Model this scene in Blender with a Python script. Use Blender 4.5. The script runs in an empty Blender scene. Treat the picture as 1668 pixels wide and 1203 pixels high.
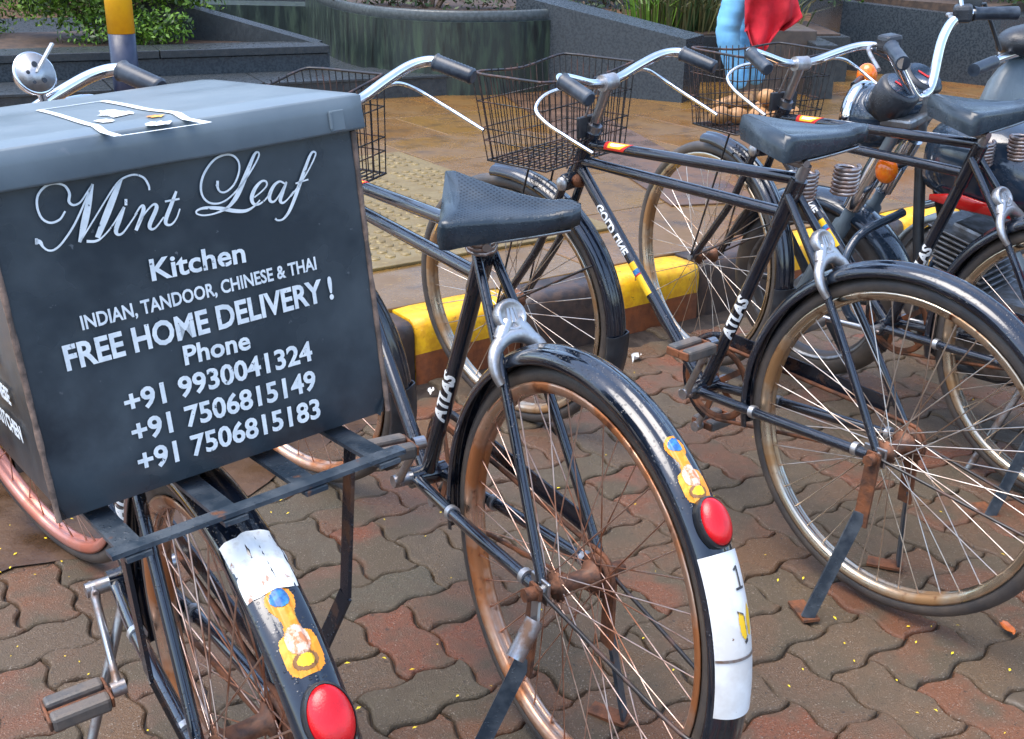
import bpy, bmesh, math, random
from mathutils import Vector, Matrix, noise
random.seed(7)
PI = math.pi
R = math.radians
scn = bpy.context.scene
COL = scn.collection

# ------------------------------------------------------------------ camera
CAM_H, CAM_PITCH, CAM_ROLL, FPX, PW, PH = 1.3426, 0.38626, 0.020326, 1836.19, 1668.0, 1203.0
cam_d = bpy.data.cameras.new('camera')
cam = bpy.data.objects.new('camera', cam_d)
COL.objects.link(cam)
cam.matrix_world = Matrix.Translation((0, 0, CAM_H)) @ Matrix.Rotation(PI/2-CAM_PITCH, 4, 'X') @ Matrix.Rotation(CAM_ROLL, 4, 'Z')
cam_d.sensor_fit = 'HORIZONTAL'
cam_d.sensor_width = 36.0
cam_d.lens = FPX/PW*36.0
cam_d.clip_start = 0.05
cam_d.clip_end = 500
scn.camera = cam

# ------------------------------------------------------------------ sky, sun, exposure
SUN_EL, SUN_AZ = R(70), R(-112)          # azimuth from +y, clockwise positive
world = bpy.data.worlds.new('World')
scn.world = world
world.use_nodes = True
wn = world.node_tree
bg = wn.nodes['Background']
sky = wn.nodes.new('ShaderNodeTexSky')
sky.sky_type = 'NISHITA'
sky.sun_disc = False
sky.sun_elevation = SUN_EL
sky.sun_rotation = SUN_AZ
sky.air_density = 1.0
sky.dust_density = 2.2
sky.ozone_density = 1.5
wn.links.new(sky.outputs[0], bg.inputs[0])
bg.inputs[1].default_value = 0.14
sun_d = bpy.data.lights.new('sun', 'SUN')
sun_d.energy = 1.1
sun_d.angle = R(50)
sun_d.color = (1.0, 0.95, 0.88)
sun = bpy.data.objects.new('sun', sun_d)
COL.objects.link(sun)
sdir = Vector((math.sin(SUN_AZ)*math.cos(SUN_EL), math.cos(SUN_AZ)*math.cos(SUN_EL), math.sin(SUN_EL)))
sun.rotation_euler = sdir.to_track_quat('Z', 'Y').to_euler()
scn.view_settings.view_transform = 'Standard'
scn.view_settings.look = 'None'
scn.view_settings.gamma = 1.0
scn.view_settings.exposure = 1.78

# ------------------------------------------------------------------ pixel helpers (a pixel gives a direction only)
def ray(u, v):
    a, b = u-PW/2, v-PH/2
    cr, sr = math.cos(CAM_ROLL), math.sin(CAM_ROLL)
    xi, yi = cr*a+sr*b, -sr*a+cr*b
    cp, sp = math.cos(CAM_PITCH), math.sin(CAM_PITCH)
    return Vector((xi/FPX, cp-yi/FPX*sp, -sp-yi/FPX*cp))
def at(u, v, z=0.0):
    d = ray(u, v)
    t = (z-CAM_H)/d.z
    return Vector((0, 0, CAM_H))+d*t
def aty(u, v, y):
    d = ray(u, v)
    return Vector((0, 0, CAM_H))+d*(y/d.y)
def topz(u, vb, vt, z0):
    return aty(u, vt, at(u, vb, z0).y).z

# ------------------------------------------------------------------ mesh builder
def frames(pts, closed=False):
    n = len(pts)
    T = []
    for i in range(n):
        if closed:
            t = pts[(i+1) % n]-pts[i-1]
        else:
            t = pts[min(i+1, n-1)]-pts[max(i-1, 0)]
        T.append(t.normalized() if t.length > 1e-9 else Vector((0, 0, 1)))
    a = Vector((0, 0, 1)) if abs(T[0].z) < .9 else Vector((1, 0, 0))
    N = [(a-T[0]*a.dot(T[0])).normalized()]
    for i in range(1, n):
        x = N[-1]-T[i]*N[-1].dot(T[i])
        N.append(x.normalized() if x.length > 1e-9 else N[-1])
    return T, N
def cat(pts, k=6):
    P = [Vector(p) for p in pts]
    if len(P) < 3:
        return P
    Q = [P[0]*2-P[1]]+P+[P[-1]*2-P[-2]]
    out = []
    for i in range(1, len(Q)-2):
        for j in range(k):
            t = j/k
            a, b, c, d = Q[i-1], Q[i], Q[i+1], Q[i+2]
            out.append(.5*((2*b)+(c-a)*t+(2*a-5*b+4*c-d)*t*t+(3*b-a-3*c+d)*t**3))
    out.append(P[-1])
    return out
class MB:
    def __init__(s):
        s.v = []; s.f = []; s.sm = []; s.m = []; s.mi = 0
    def add(s, vs, fs, smooth=False):
        o = len(s.v)
        s.v += [tuple(v) for v in vs]
        for f in fs:
            s.f.append(tuple(i+o for i in f)); s.sm.append(smooth); s.m.append(s.mi)
        return s
    def tube(s, pts, r, n=8, cap=True, closed=False, flat=1.0, smooth=True):
        pts = [Vector(p) for p in pts]
        T, N = frames(pts, closed)
        rs = r if isinstance(r, (list, tuple)) else [r]*len(pts)
        vs = []; fs = []
        for p, t, nn, rr in zip(pts, T, N, rs):
            b = t.cross(nn)
            for k in range(n):
                a = 2*PI*k/n
                vs.append(p+nn*(rr*math.cos(a))+b*(rr*flat*math.sin(a)))
        L = len(pts)
        for i in range(L if closed else L-1):
            for k in range(n):
                i2 = (i+1) % L
                fs.append((i*n+k, i*n+(k+1) % n, i2*n+(k+1) % n, i2*n+k))
        s.add(vs, fs, smooth)
        if cap and not closed:
            s.add(vs[:n], [tuple(range(n-1, -1, -1))])
            s.add(vs[-n:], [tuple(range(n))])
        return s
    def box(s, c, d, M=None, bev=0.0):
        c = Vector(c); x, y, z = [k/2 for k in d]
        if bev > 0:
            bm = bmesh.new()
            bmesh.ops.create_cube(bm, size=1)
            bmesh.ops.scale(bm, vec=d, verts=bm.verts)
            bmesh.ops.bevel(bm, geom=bm.edges[:], offset=bev, segments=2, affect='EDGES', profile=.5)
            bm.verts.index_update()
            vs = [v.co.copy() for v in bm.verts]
            fs = [[v.index for v in f.verts] for f in bm.faces]
            bm.free()
        else:
            vs = [Vector((a*x, b*y, e*z)) for a in (-1, 1) for b in (-1, 1) for e in (-1, 1)]
            fs = [(0, 1, 3, 2), (4, 6, 7, 5), (0, 4, 5, 1), (2, 3, 7, 6), (0, 2, 6, 4), (1, 5, 7, 3)]
        vs = [(M @ v if M else v)+c for v in vs]
        return s.add(vs, fs, False)
    def strip(s, a, b, w, t, up=(0, 0, 1)):
        """flat bar from a to b, width w, thickness t along up"""
        a, b = Vector(a), Vector(b)
        d = (b-a).normalized(); u = Vector(up); u = (u-d*u.dot(d)).normalized(); sd = d.cross(u)
        vs = []
        for p in (a, b):
            for i, j in ((-1, -1), (1, -1), (1, 1), (-1, 1)):
                vs.append(p+sd*(i*w/2)+u*(j*t/2))
        return s.add(vs, [(3, 2, 1, 0), (4, 5, 6, 7), (0, 1, 5, 4), (1, 2, 6, 5), (2, 3, 7, 6), (3, 0, 4, 7)])
    def lathe(s, prof, a0=0, a1=2*PI, n=64, closed_prof=True, c=(0, 0, 0), axis='Y', smooth=True, cap=False):
        full = abs(a1-a0-2*PI) < 1e-6
        m = len(prof); vs = []; fs = []
        cnt = n if full else n+1
        for i in range(cnt):
            a = a0+(a1-a0)*i/n
            for r, y in prof:
                if axis == 'Y':
                    p = (r*math.cos(a), y, r*math.sin(a))
                elif axis == 'X':
                    p = (y, r*math.cos(a), r*math.sin(a))
                else:
                    p = (r*math.cos(a), r*math.sin(a), y)
                vs.append((p[0]+c[0], p[1]+c[1], p[2]+c[2]))
        for i in range(n):
            i2 = (i+1) % cnt
            for k in range(m if closed_prof else m-1):
                k2 = (k+1) % m
                fs.append((i*m+k, i*m+k2, i2*m+k2, i2*m+k))
        s.add(vs, fs, smooth)
        if not full and closed_prof:
            s.add(vs[:m], [tuple(range(m))]); s.add(vs[-m:], [tuple(range(m-1, -1, -1))])
        return s
    def prism(s, poly, z0, z1):
        n = len(poly)
        b = [Vector((p[0], p[1], z0)) for p in poly]
        zt = z1 if isinstance(z1, (list, tuple)) else [z1]*n
        t = [Vector((p[0], p[1], z)) for p, z in zip(poly, zt)]
        fs = [tuple(range(n-1, -1, -1)), tuple(range(n, 2*n))]
        fs += [(i, (i+1) % n, n+(i+1) % n, n+i) for i in range(n)]
        return s.add(b+t, fs)
    def ell(s, c, r, nu=12, nv=8, M=None):
        vs = []; fs = []
        c = Vector(c)
        for j in range(nv+1):
            th = PI*j/nv
            for i in range(nu):
                ph = 2*PI*i/nu
                p = Vector((r[0]*math.sin(th)*math.cos(ph), r[1]*math.sin(th)*math.sin(ph), r[2]*math.cos(th)))
                vs.append((M @ p if M else p)+c)
        for j in range(nv):
            for i in range(nu):
                fs.append((j*nu+i, (j+1)*nu+i, (j+1)*nu+(i+1) % nu, j*nu+(i+1) % nu))
        return s.add(vs, fs, True)
    def mesh(s, name, *mats):
        me = bpy.data.meshes.new(name)
        me.from_pydata(s.v, [], s.f)
        me.polygons.foreach_set('use_smooth', s.sm)
        me.polygons.foreach_set('material_index', s.m)
        for m in mats:
            me.materials.append(m)
        me.update()
        bm = bmesh.new(); bm.from_mesh(me)
        bmesh.ops.recalc_face_normals(bm, faces=bm.faces[:])
        bm.to_mesh(me); bm.free()
        return me
def obj(name, me, parent=None, M=None, **props):
    if isinstance(me, tuple):
        me = me[0].mesh(name, *me[1:])
    o = bpy.data.objects.new(name, me)
    COL.objects.link(o)
    if parent:
        o.parent = parent
    if M is not None:
        o.matrix_basis = M
    for k, v in props.items():
        o[k] = v
    return o
def empty(name, label, cat_, loc=(0, 0, 0), rot=(0, 0, 0), group=None):
    o = bpy.data.objects.new(name, None)
    COL.objects.link(o)
    o.location = loc; o.rotation_euler = rot
    o.empty_display_size = .05
    o['label'] = label; o['category'] = cat_
    if group:
        o['group'] = group
    return o
CACHE = {}
def cached(key, fn):
    if key not in CACHE:
        CACHE[key] = fn()
    return CACHE[key]

# ------------------------------------------------------------------ materials
def mat(name, base, rough=.5, metal=0.0, spec=.5, col2=None, scale=8.0, contrast=(.4, .6), rough2=None, bump=0.0,
        bscale=60.0, coat=0.0, drops=0.0, rand=None, detail=4.0, col3=None, scale3=40.0, c3=(.62, .7), metal2=None, stretch=None, col4=None, scale4=3.0, c4=(.55, .75), holes=0):
    m = bpy.data.materials.new(name)
    m.use_nodes = True
    nt = m.node_tree; N = nt.nodes; L = nt.links
    b = N['Principled BSDF']
    b.inputs['Roughness'].default_value = rough
    b.inputs['Metallic'].default_value = metal
    b.inputs['Specular IOR Level'].default_value = spec
    b.inputs['Coat Weight'].default_value = coat
    b.inputs['Coat Roughness'].default_value = .08
    tc = N.new('ShaderNodeTexCoord')
    src = tc.outputs['Object']
    if stretch:
        mp = N.new('ShaderNodeMapping'); mp.inputs['Scale'].default_value = stretch
        L.new(src, mp.inputs[0]); src = mp.outputs[0]
    def ns(sc, det=detail, ro=.6):
        t = N.new('ShaderNodeTexNoise'); t.inputs['Scale'].default_value = sc
        t.inputs['Detail'].default_value = det; t.inputs['Roughness'].default_value = ro
        if rand is not None:
            oi = N.new('ShaderNodeObjectInfo'); ad = N.new('ShaderNodeVectorMath'); ad.operation = 'ADD'
            ml = N.new('ShaderNodeVectorMath'); ml.operation = 'SCALE'; ml.inputs[3].default_value = 37.0
            cx = N.new('ShaderNodeCombineXYZ')
            for k in range(3):
                L.new(oi.outputs['Random'], cx.inputs[k])
            L.new(cx.outputs[0], ml.inputs[0]); L.new(src, ad.inputs[0]); L.new(ml.outputs[0], ad.inputs[1])
            L.new(ad.outputs[0], t.inputs['Vector'])
        else:
            L.new(src, t.inputs['Vector'])
        return t
    def rng(sock, a, bb, lo=0.0, hi=1.0):
        r = N.new('ShaderNodeMapRange'); r.inputs[1].default_value = a; r.inputs[2].default_value = bb
        r.inputs[3].default_value = lo; r.inputs[4].default_value = hi
        L.new(sock, r.inputs[0]); return r.outputs[0]
    def mix(f, a, bb):
        x = N.new('ShaderNodeMix'); x.data_type = 'RGBA'
        L.new(f, x.inputs[0])
        for sck, val in ((x.inputs[6], a), (x.inputs[7], bb)):
            if hasattr(val, 'is_output'):
                L.new(val, sck)
            else:
                sck.default_value = (*val, 1)
        return x.outputs[2]
    cur = None
    if rand is not None:
        oi = N.new('ShaderNodeObjectInfo')
        cr = N.new('ShaderNodeValToRGB'); cr.color_ramp.interpolation = 'LINEAR'
        while len(cr.color_ramp.elements) < len(rand):
            cr.color_ramp.elements.new(.5)
        for i, c in enumerate(rand):
            cr.color_ramp.elements[i].position = i/(len(rand)-1)
            cr.color_ramp.elements[i].color = (*c, 1)
        L.new(oi.outputs['Random'], cr.inputs[0]); cur = cr.outputs[0]
    f1 = None
    if col2 is not None or rough2 is not None:
        f1 = rng(ns(scale).outputs['Fac'], *contrast)
    if col2 is not None:
        cur = mix(f1, cur if cur is not None else base, col2)
    if col3 is not None:
        f3 = rng(ns(scale3, 3).outputs['Fac'], *c3)
        cur = mix(f3, cur if cur is not None else base, col3)
    if col4 is not None:
        f4 = rng(ns(scale4, 6).outputs['Fac'], *c4)
        cur = mix(f4, cur if cur is not None else base, col4)
    if holes:
        sx_ = N.new('ShaderNodeSeparateXYZ'); L.new(tc.outputs['Object'], sx_.inputs[0])
        def sinm(sk):
            a = N.new('ShaderNodeMath'); a.operation = 'MULTIPLY'; a.inputs[1].default_value = holes; L.new(sk, a.inputs[0])
            c = N.new('ShaderNodeMath'); c.operation = 'SINE'; L.new(a.outputs[0], c.inputs[0]); return c.outputs[0]
        mu = N.new('ShaderNodeMath'); mu.operation = 'MULTIPLY'; L.new(sinm(sx_.outputs[0]), mu.inputs[0]); L.new(sinm(sx_.outputs[1]), mu.inputs[1])
        fh = rng(mu.outputs[0], .25, .6); cur = mix(fh, cur if cur is not None else base, (.004, .005, .007))
    if cur is None:
        b.inputs['Base Color'].default_value = (*base, 1)
    else:
        L.new(cur, b.inputs['Base Color'])
    if rough2 is not None:
        L.new(rng(f1, 0, 1, rough, rough2), b.inputs['Roughness'])
    if metal2 is not None and f1 is not None:
        L.new(rng(f1, 0, 1, metal, metal2), b.inputs['Metallic'])
    hs = None
    if bump > 0:
        bp = N.new('ShaderNodeBump'); bp.inputs['Strength'].default_value = bump; bp.inputs['Distance'].default_value = .004
        L.new(ns(bscale, 5).outputs['Fac'], bp.inputs['Height']); hs = bp.outputs[0]
    if drops > 0:
        vo = N.new('ShaderNodeTexVoronoi'); vo.inputs['Scale'].default_value = 170
        L.new(src, vo.inputs['Vector'])
        h = rng(vo.outputs['Distance'], 0.12, .34, 1, 0)
        msk = rng(ns(9, 2).outputs['Fac'], .42, .55)
        mm = N.new('ShaderNodeMath'); mm.operation = 'MULTIPLY'; L.new(h, mm.inputs[0]); L.new(msk, mm.inputs[1])
        bp = N.new('ShaderNodeBump'); bp.inputs['Strength'].default_value = drops; bp.inputs['Distance'].default_value = .0015
        L.new(mm.outputs[0], bp.inputs['Height'])
        if hs is not None:
            L.new(hs, bp.inputs['Normal'])
        hs = bp.outputs[0]
    if hs is not None:
        L.new(hs, b.inputs['Normal'])
    return m
RUST = (.20, .075, .028)
M_paint = mat('black_enamel', (.0028, .0048, .010), .10, col2=(.006, .010, .019), scale=14, rough2=.22, coat=1.0, drops=.9, col3=(.05, .025, .014), scale3=22, c3=(.70, .78))
M_paint2 = mat('worn_black_enamel', (.010, .012, .018), .2, col2=(.10, .042, .02), scale=17, contrast=(.54, .7), rough2=.55, drops=.6)
M_tyre = mat('wet_grey_rubber', (.045, .042, .042), .42, col2=(.11, .085, .065), scale=9, contrast=(.4, .7), rough2=.55, bump=.25, bscale=240)
M_rim = mat('rusty_chromed_rim', (.70, .52, .40), .2, metal=1, col2=(.40, .15, .055), scale=7, contrast=(.38, .56), rough2=.5, metal2=.55, col3=(.13, .045, .02), scale3=30, c3=(.6, .72))
M_rim2 = mat('brass_tinted_rim', (.62, .54, .42), .2, metal=1, col2=(.36, .20, .09), scale=6, contrast=(.45, .62), rough2=.45, metal2=.6, col3=(.14, .05, .02), scale3=30, c3=(.62, .74))
M_rim3 = mat('pink_rust_rim', (.62, .30, .24), .25, metal=.75, col2=(.42, .13, .08), scale=7, contrast=(.4, .6), rough2=.45, metal2=.3)
M_spoke = mat('tarnished_spoke', (.70, .52, .43), .3, metal=1, col2=(.42, .19, .11), scale=12, contrast=(.45, .62), rough2=.55)
M_spoke2 = mat('bright_spoke', (.74, .66, .58), .28, metal=1, col2=(.4, .26, .17), scale=12, contrast=(.5, .68), rough2=.45)
M_chrome = mat('wet_chrome', (.82, .84, .87), .08, metal=1, col2=(.55, .52, .5), scale=16, contrast=(.55, .75), rough2=.3)
M_steel = mat('dull_steel', (.42, .43, .45), .32, metal=1, col2=(.2, .12, .08), scale=22, contrast=(.48, .66), rough2=.6, metal2=.6)
M_cast = mat('cast_alloy', (.52, .53, .54), .40, metal=.85, col2=(.32, .29, .27), scale=30, contrast=(.45, .65), rough2=.5, bump=.15, bscale=200)
M_spring = mat('tarnished_spring', (.50, .42, .38), .3, metal=.9, col2=(.26, .13, .08), scale=35, contrast=(.45, .62), rough2=.55, metal2=.5)
M_rust = mat('rusted_steel', (.21, .075, .03), .62, metal=.2, col2=(.07, .035, .022), scale=30, contrast=(.4, .62), rough2=.8, bump=.5, bscale=180)
M_hub = mat('greasy_hub', (.10, .06, .045), .42, metal=.6, col2=(.26, .12, .07), scale=40, contrast=(.4, .6), rough2=.7, bump=.3, bscale=150)
M_vinyl = mat('blue_black_vinyl', (.019, .030, .041), .17, col2=(.035, .049, .063), scale=10, rough2=.32, bump=.06, bscale=90, drops=.35, col4=(.012, .016, .02), scale4=14, c4=(.60, .7))
M_vinylp = mat('perforated_vinyl', (.022, .033, .044), .24, col2=(.040, .054, .068), scale=10, rough2=.4, holes=620)
M_grip = mat('ribbed_rubber_grip', (.015, .022, .033), .32, col2=(.05, .065, .085), scale=20, rough2=.45)
M_pedal = mat('worn_pedal_rubber', (.07, .068, .066), .45, col2=(.12, .10, .085), scale=25, rough2=.6, bump=.2, bscale=120)
M_wire = mat('black_coated_wire', (.02, .019, .02), .3, col2=(.10, .05, .035), scale=20, contrast=(.5, .65), rough2=.6)
M_red = mat('red_reflector_plastic', (.66, .006, .012), .2, col2=(.5, .003, .008), scale=40, coat=.2, bump=.15, bscale=500)
M_white = mat('chipped_white_paint', (.76, .77, .76), .35, col2=(.60, .58, .55), scale=14, rough2=.5, col3=(.16, .09, .055), scale3=60, c3=(.70, .74))
M_letter = mat('white_lettering', (.80, .84, .85), .45, col2=(.66, .71, .73), scale=60, col3=(.10, .12, .14), scale3=160, c3=(.66, .71))
M_decalw = mat('white_decal', (.82, .84, .84), .4, col3=(.03, .03, .04), scale3=150, c3=(.68, .72))
M_decaly = mat('yellow_decal', (.85, .52, .02), .35)
M_decalo = mat('orange_decal', (.72, .25, .012), .35, col2=(.75, .44, .05), scale=45, contrast=(.5, .62), col3=(.5, .2, .06), scale3=90, c3=(.64, .7))
M_decalr = mat('red_decal', (.55, .02, .012), .35)
M_decalb = mat('blue_decal', (.05, .24, .48), .35, col2=(.02, .10, .30), scale=120)
M_decalp = mat('pale_pink_decal', (.72, .48, .36), .35, col2=(.55, .2, .08), scale=110, contrast=(.5, .6))
M_decalk = mat('brown_decal', (.22, .10, .03), .35)
M_ink = mat('black_ink', (.04, .04, .045), .5)
M_paper = mat('torn_white_sticker', (.78, .80, .79), .5, col2=(.60, .60, .56), scale=60, contrast=(.5, .66), col3=(.35, .2, .14), scale3=70, c3=(.62, .68))
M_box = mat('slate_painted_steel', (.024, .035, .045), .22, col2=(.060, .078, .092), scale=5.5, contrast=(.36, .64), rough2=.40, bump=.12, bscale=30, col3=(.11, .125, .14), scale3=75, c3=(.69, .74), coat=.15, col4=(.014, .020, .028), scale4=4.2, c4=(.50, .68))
M_lid = mat('slate_lid_sky_sheen', (.095, .125, .148), .30, col2=(.15, .19, .215), scale=6, contrast=(.35, .65), rough2=.46, bump=.12, bscale=18, col3=(.16, .18, .2), scale3=30, c3=(.66, .74), coat=.08)  # paler than the box slate: sky sheen on the lid put into its colour
M_edge = mat('rusted_box_edge', (.10, .07, .055), .6, col2=(.24, .16, .12), scale=60, rough2=.8, bump=.4, bscale=120)
M_bar = mat('painted_flat_bar', (.022, .034, .048), .28, col2=(.07, .085, .10), scale=20, rough2=.45, drops=.6, col3=(.16, .07, .035), scale3=25, c3=(.64, .72))
M_paver = mat('wet_concrete_paver', (.1, .08, .06), .24, rough2=.62, scale=6, contrast=(.42, .60), bump=.9, bscale=300, spec=.38,
              rand=[(.092, .076, .046), (.125, .070, .036), (.165, .056, .028), (.095, .078, .048), (.175, .060, .030), (.080, .070, .046), (.125, .064, .036), (.108, .080, .048)],
              col2=(.084, .062, .038), col3=(.30, .25, .20), scale3=300, c3=(.62, .68), col4=(.030, .025, .020), scale4=130, c4=(.62, .68))
M_sand = mat('joint_dirt', (.014, .010, .008), .55, col2=(.03, .02, .014), scale=18, rough2=.8, bump=.5, bscale=120)
M_mud = mat('wet_mud', (.045, .025, .013), .2, col2=(.085, .045, .022), scale=9, contrast=(.35, .65), rough2=.6, bump=.6, bscale=60)
M_slab = mat('wet_ochre_slab', (.3, .2, .1), .12, rough2=.42, scale=3, contrast=(.35, .65), bump=.2, bscale=70,
             rand=[(.180, .098, .022), (.195, .078, .015), (.150, .088, .025), (.205, .108, .022), (.165, .080, .018)], col2=(.135, .074, .020), col3=(.25, .15, .04), scale3=45, c3=(.62, .72), col4=(.07, .04, .016), scale4=7, c4=(.52, .75))
M_tact = mat('yellow_stud_tile', (.19, .135, .045), .3, col2=(.14, .098, .035), scale=10, rough2=.6, bump=.3, bscale=80, col3=(.26, .20, .085), scale3=40, c3=(.6, .7))
M_strip = mat('brown_channel_slab', (.085, .048, .028), .22, col2=(.12, .062, .03), scale=6, rough2=.5, bump=.15, bscale=70)
M_yel = mat('yellow_kerb_paint', (.88, .50, .010), .34, col2=(.70, .34, .01), scale=26, contrast=(.4, .6), rough2=.5, bump=.35, bscale=90, col3=(.85, .62, .16), scale3=60, c3=(.68, .76), col4=(.16, .07, .02), scale4=38, c4=(.62, .69))
M_oxide = mat('oxide_kerb_base', (.26, .075, .022), .5, col2=(.17, .05, .018), scale=24, rough2=.65, bump=.4, bscale=90)
M_kblk = mat('black_kerb_paint', (.035, .028, .028), .4, col2=(.07, .045, .035), scale=24, rough2=.55, bump=.4, bscale=90)
M_gran = mat('wet_granite', (.022, .031, .040), .2, col2=(.042, .053, .062), scale=70, contrast=(.4, .6), rough2=.38, col3=(.015, .019, .025), scale3=130, c3=(.6, .66), bump=.1, bscale=90)
M_gran2 = mat('weathered_granite', (.036, .043, .048), .22, col2=(.019, .024, .028), scale=30, rough2=.5, col3=(.085, .09, .095), scale3=110, c3=(.64, .7), bump=.15, bscale=90)
M_moss = mat('mossy_granite', (.020, .029, .026), .32, col2=(.042, .068, .040), scale=6, contrast=(.46, .66), rough2=.6, stretch=(3.2, 3.2, .6), col3=(.010, .012, .011), scale3=5, c3=(.55, .7), bump=.2, bscale=60)
M_cope = mat('pale_coping', (.075, .088, .09), .3, col2=(.045, .055, .056), scale=40, rough2=.45)
M_soil = mat('damp_soil', (.035, .022, .015), .7, col2=(.075, .045, .028), scale=20, bump=.8, bscale=40)
M_stepb = mat('brown_step_stone', (.095, .072, .056), .3, col2=(.065, .05, .042), scale=20, rough2=.5)
M_stem = mat('twig_bark', (.10, .065, .04), .7, col2=(.06, .04, .025), scale=40)
def leafmat(name, a, b2):
    m = mat(name, a, .42, col2=b2, scale=16, contrast=(.35, .65), rough2=.55)
    return m
M_leaf = leafmat('bright_leaf', (.075, .18, .012), (.16, .28, .022))
M_leaf2 = leafmat('dark_leaf', (.020, .045, .010), (.04, .075, .016))
M_reed = leafmat('dry_reed', (.15, .11, .04), (.07, .10, .03))
M_navy = mat('navy_post_paint', (.014, .022, .05), .3, col2=(.025, .035, .07), scale=20, rough2=.45)
M_posty = mat('yellow_post_paint', (.80, .42, .01), .34, col2=(.74, .36, .012), scale=15, rough2=.45)
M_denim = mat('light_blue_denim', (.18, .48, .74), .8, col2=(.13, .38, .66), scale=9, contrast=(.4, .65), bump=.3, bscale=220)
M_skin = mat('brown_skin', (.36, .20, .12), .5, col2=(.33, .18, .105), scale=20)
M_cloth = mat('red_cloth', (.56, .010, .025), .8, col2=(.40, .006, .016), scale=9, bump=.35, bscale=260)
M_shirt = mat('white_shirt', (.62, .62, .6), .8)
M_hair = mat('black_hair', (.012, .010, .009), .4)
M_tan = mat('tan_rind', (.42, .22, .08), .5, col2=(.36, .18, .07), scale=30, contrast=(.4, .6), bump=.3, bscale=90)
M_orange = mat('orange_lens', (.90, .22, .008), .12, col2=(.85, .14, .006), scale=50, coat=.6)
M_redpl = mat('red_fairing', (.62, .015, .012), .16, coat=.6, drops=.4)
M_blkpl = mat('black_plastic', (.016, .018, .022), .3, col2=(.03, .034, .04), scale=15, rough2=.45, drops=.5)
M_navyp = mat('blue_black_fairing', (.02, .034, .055), .14, coat=.6, drops=.5)
M_greyp = mat('pale_grey_plastic', (.15, .185, .205), .25, col2=(.10, .13, .15), scale=6, rough2=.4, drops=.4)
M_alloy = mat('engine_alloy', (.30, .31, .32), .38, metal=.85, col2=(.18, .17, .16), scale=25, rough2=.55)
M_glass = mat('lamp_glass', (.72, .78, .82), .06, metal=.3, spec=.8, coat=1)
M_petal = mat('yellow_petal', (.85, .62, .02), .5)
M_dryleaf = mat('orange_dry_leaf', (.50, .13, .02), .45, col2=(.36, .08, .015), scale=60)
M_scrap = mat('white_paper_scrap', (.72, .72, .70), .6)

# ------------------------------------------------------------------ ground, pavers, kerb, footpath
E1 = Vector((math.cos(R(35.5)), math.sin(R(35.5)), 0))      # along the kerb
E2 = Vector((-E1.y, E1.x, 0))                               # towards the kerb
KERB0 = Vector((0.0, 3.39, 0))                              # on the foot of the kerb
KZ = 0.19                                                   # footpath height
def kp(s, t, z=0.0):
    p = KERB0+E1*s+E2*t
    return Vector((p.x, p.y, z))
g = MB(); g.prism([(-120, -40), (120, -40), (120, 200), (-120, 200)], -.3, -.0125)
ground = obj('ground', (g, M_sand), kind='structure')

U = .1112
PO = Vector((.593, 1.618, 0))
def edge_wave(t, amp=.0088):
    return amp*math.sin(2*PI*t)
def paver_mesh(horizontal, var=0):
    nx, ny = (2, 1) if horizontal else (1, 2)
    K = 6
    out = []
    def wav(a, b, nrm):
        pts = []
        n = int(round((b-a).length))
        d = (b-a)/n
        for i in range(n):
            for k in range(K):
                t = k/K
                pts.append(a+d*(i+t)+nrm*edge_wave(t)/U)
        return pts
    X, Y = Vector((1, 0, 0)), Vector((0, 1, 0))
    out += wav(Vector((0, 0, 0)), X*nx, Y)
    out += wav(X*nx, X*nx+Y*ny, -X)
    a = wav(Y*ny, X*nx+Y*ny, Y)
    out += [X*nx+Y*ny]+a[:0:-1]
    a = wav(Vector((0, 0, 0)), Y*ny, -X)
    out += [Y*ny]+a[:0:-1]
    c = Vector((nx/2, ny/2, 0))
    rv = random.Random(900+var)
    out = [p+Vector((rv.gauss(0, .010), rv.gauss(0, .010), 0)) for p in out]
    for _ in range(2):
        k = rv.randrange(len(out)); out[k] = out[k].lerp(c, .05)
    # offset inwards along the outline normals for the joint and for the worn bevel
    def inset(d):
        n = len(out); res = []
        for i in range(n):
            p, q, r_ = out[i-1], out[i], out[(i+1) % n]
            t = (r_-p).normalized(); nn = Vector((-t.y, t.x, 0))
            res.append((q+nn*(d/U)-c)*U)
        return res
    rings = [(inset(.0018), -.05), (inset(.0018), -.0065), (inset(.0042), -.0020), (inset(.0075), 0.0)]
    n = len(out); vs = []; fs = []
    for pts, z in rings:
        vs += [Vector((p.x, p.y, z)) for p in pts]
    for k in range(len(rings)-1):
        for i in range(n):
            fs.append((k*n+i, k*n+(i+1) % n, (k+1)*n+(i+1) % n, (k+1)*n+i))
    fs.append(tuple(range((len(rings)-1)*n, len(rings)*n)))
    m = MB(); m.add(vs, fs[:-1], True); m.add(vs[-n:], [tuple(range(n))], False)
    me = m.mesh('paver', M_paver)
    return me, vs, fs, c
PHS, PVS = [paver_mesh(True, k) for k in range(5)], [paver_mesh(False, k+9) for k in range(5)]
ang = math.atan2(E1.y, E1.x)
cells = []
for mm in range(-12, 16):
    for k in range(-30, 30):
        for hor, (i, j) in ((False, (k+2*mm, -k+2*mm)), (True, (1+k+2*mm, 1-k+2*mm))):
            nx, ny = (2, 1) if hor else (1, 2)
            c = PO+E1*((i+nx/2)*U)+E2*((j+ny/2)*U)
            if (c-KERB0).dot(E2) > -.09 or c.y < .2 or not (-3.6 < c.x < 4.6):
                continue
            cells.append((c, hor))
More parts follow.
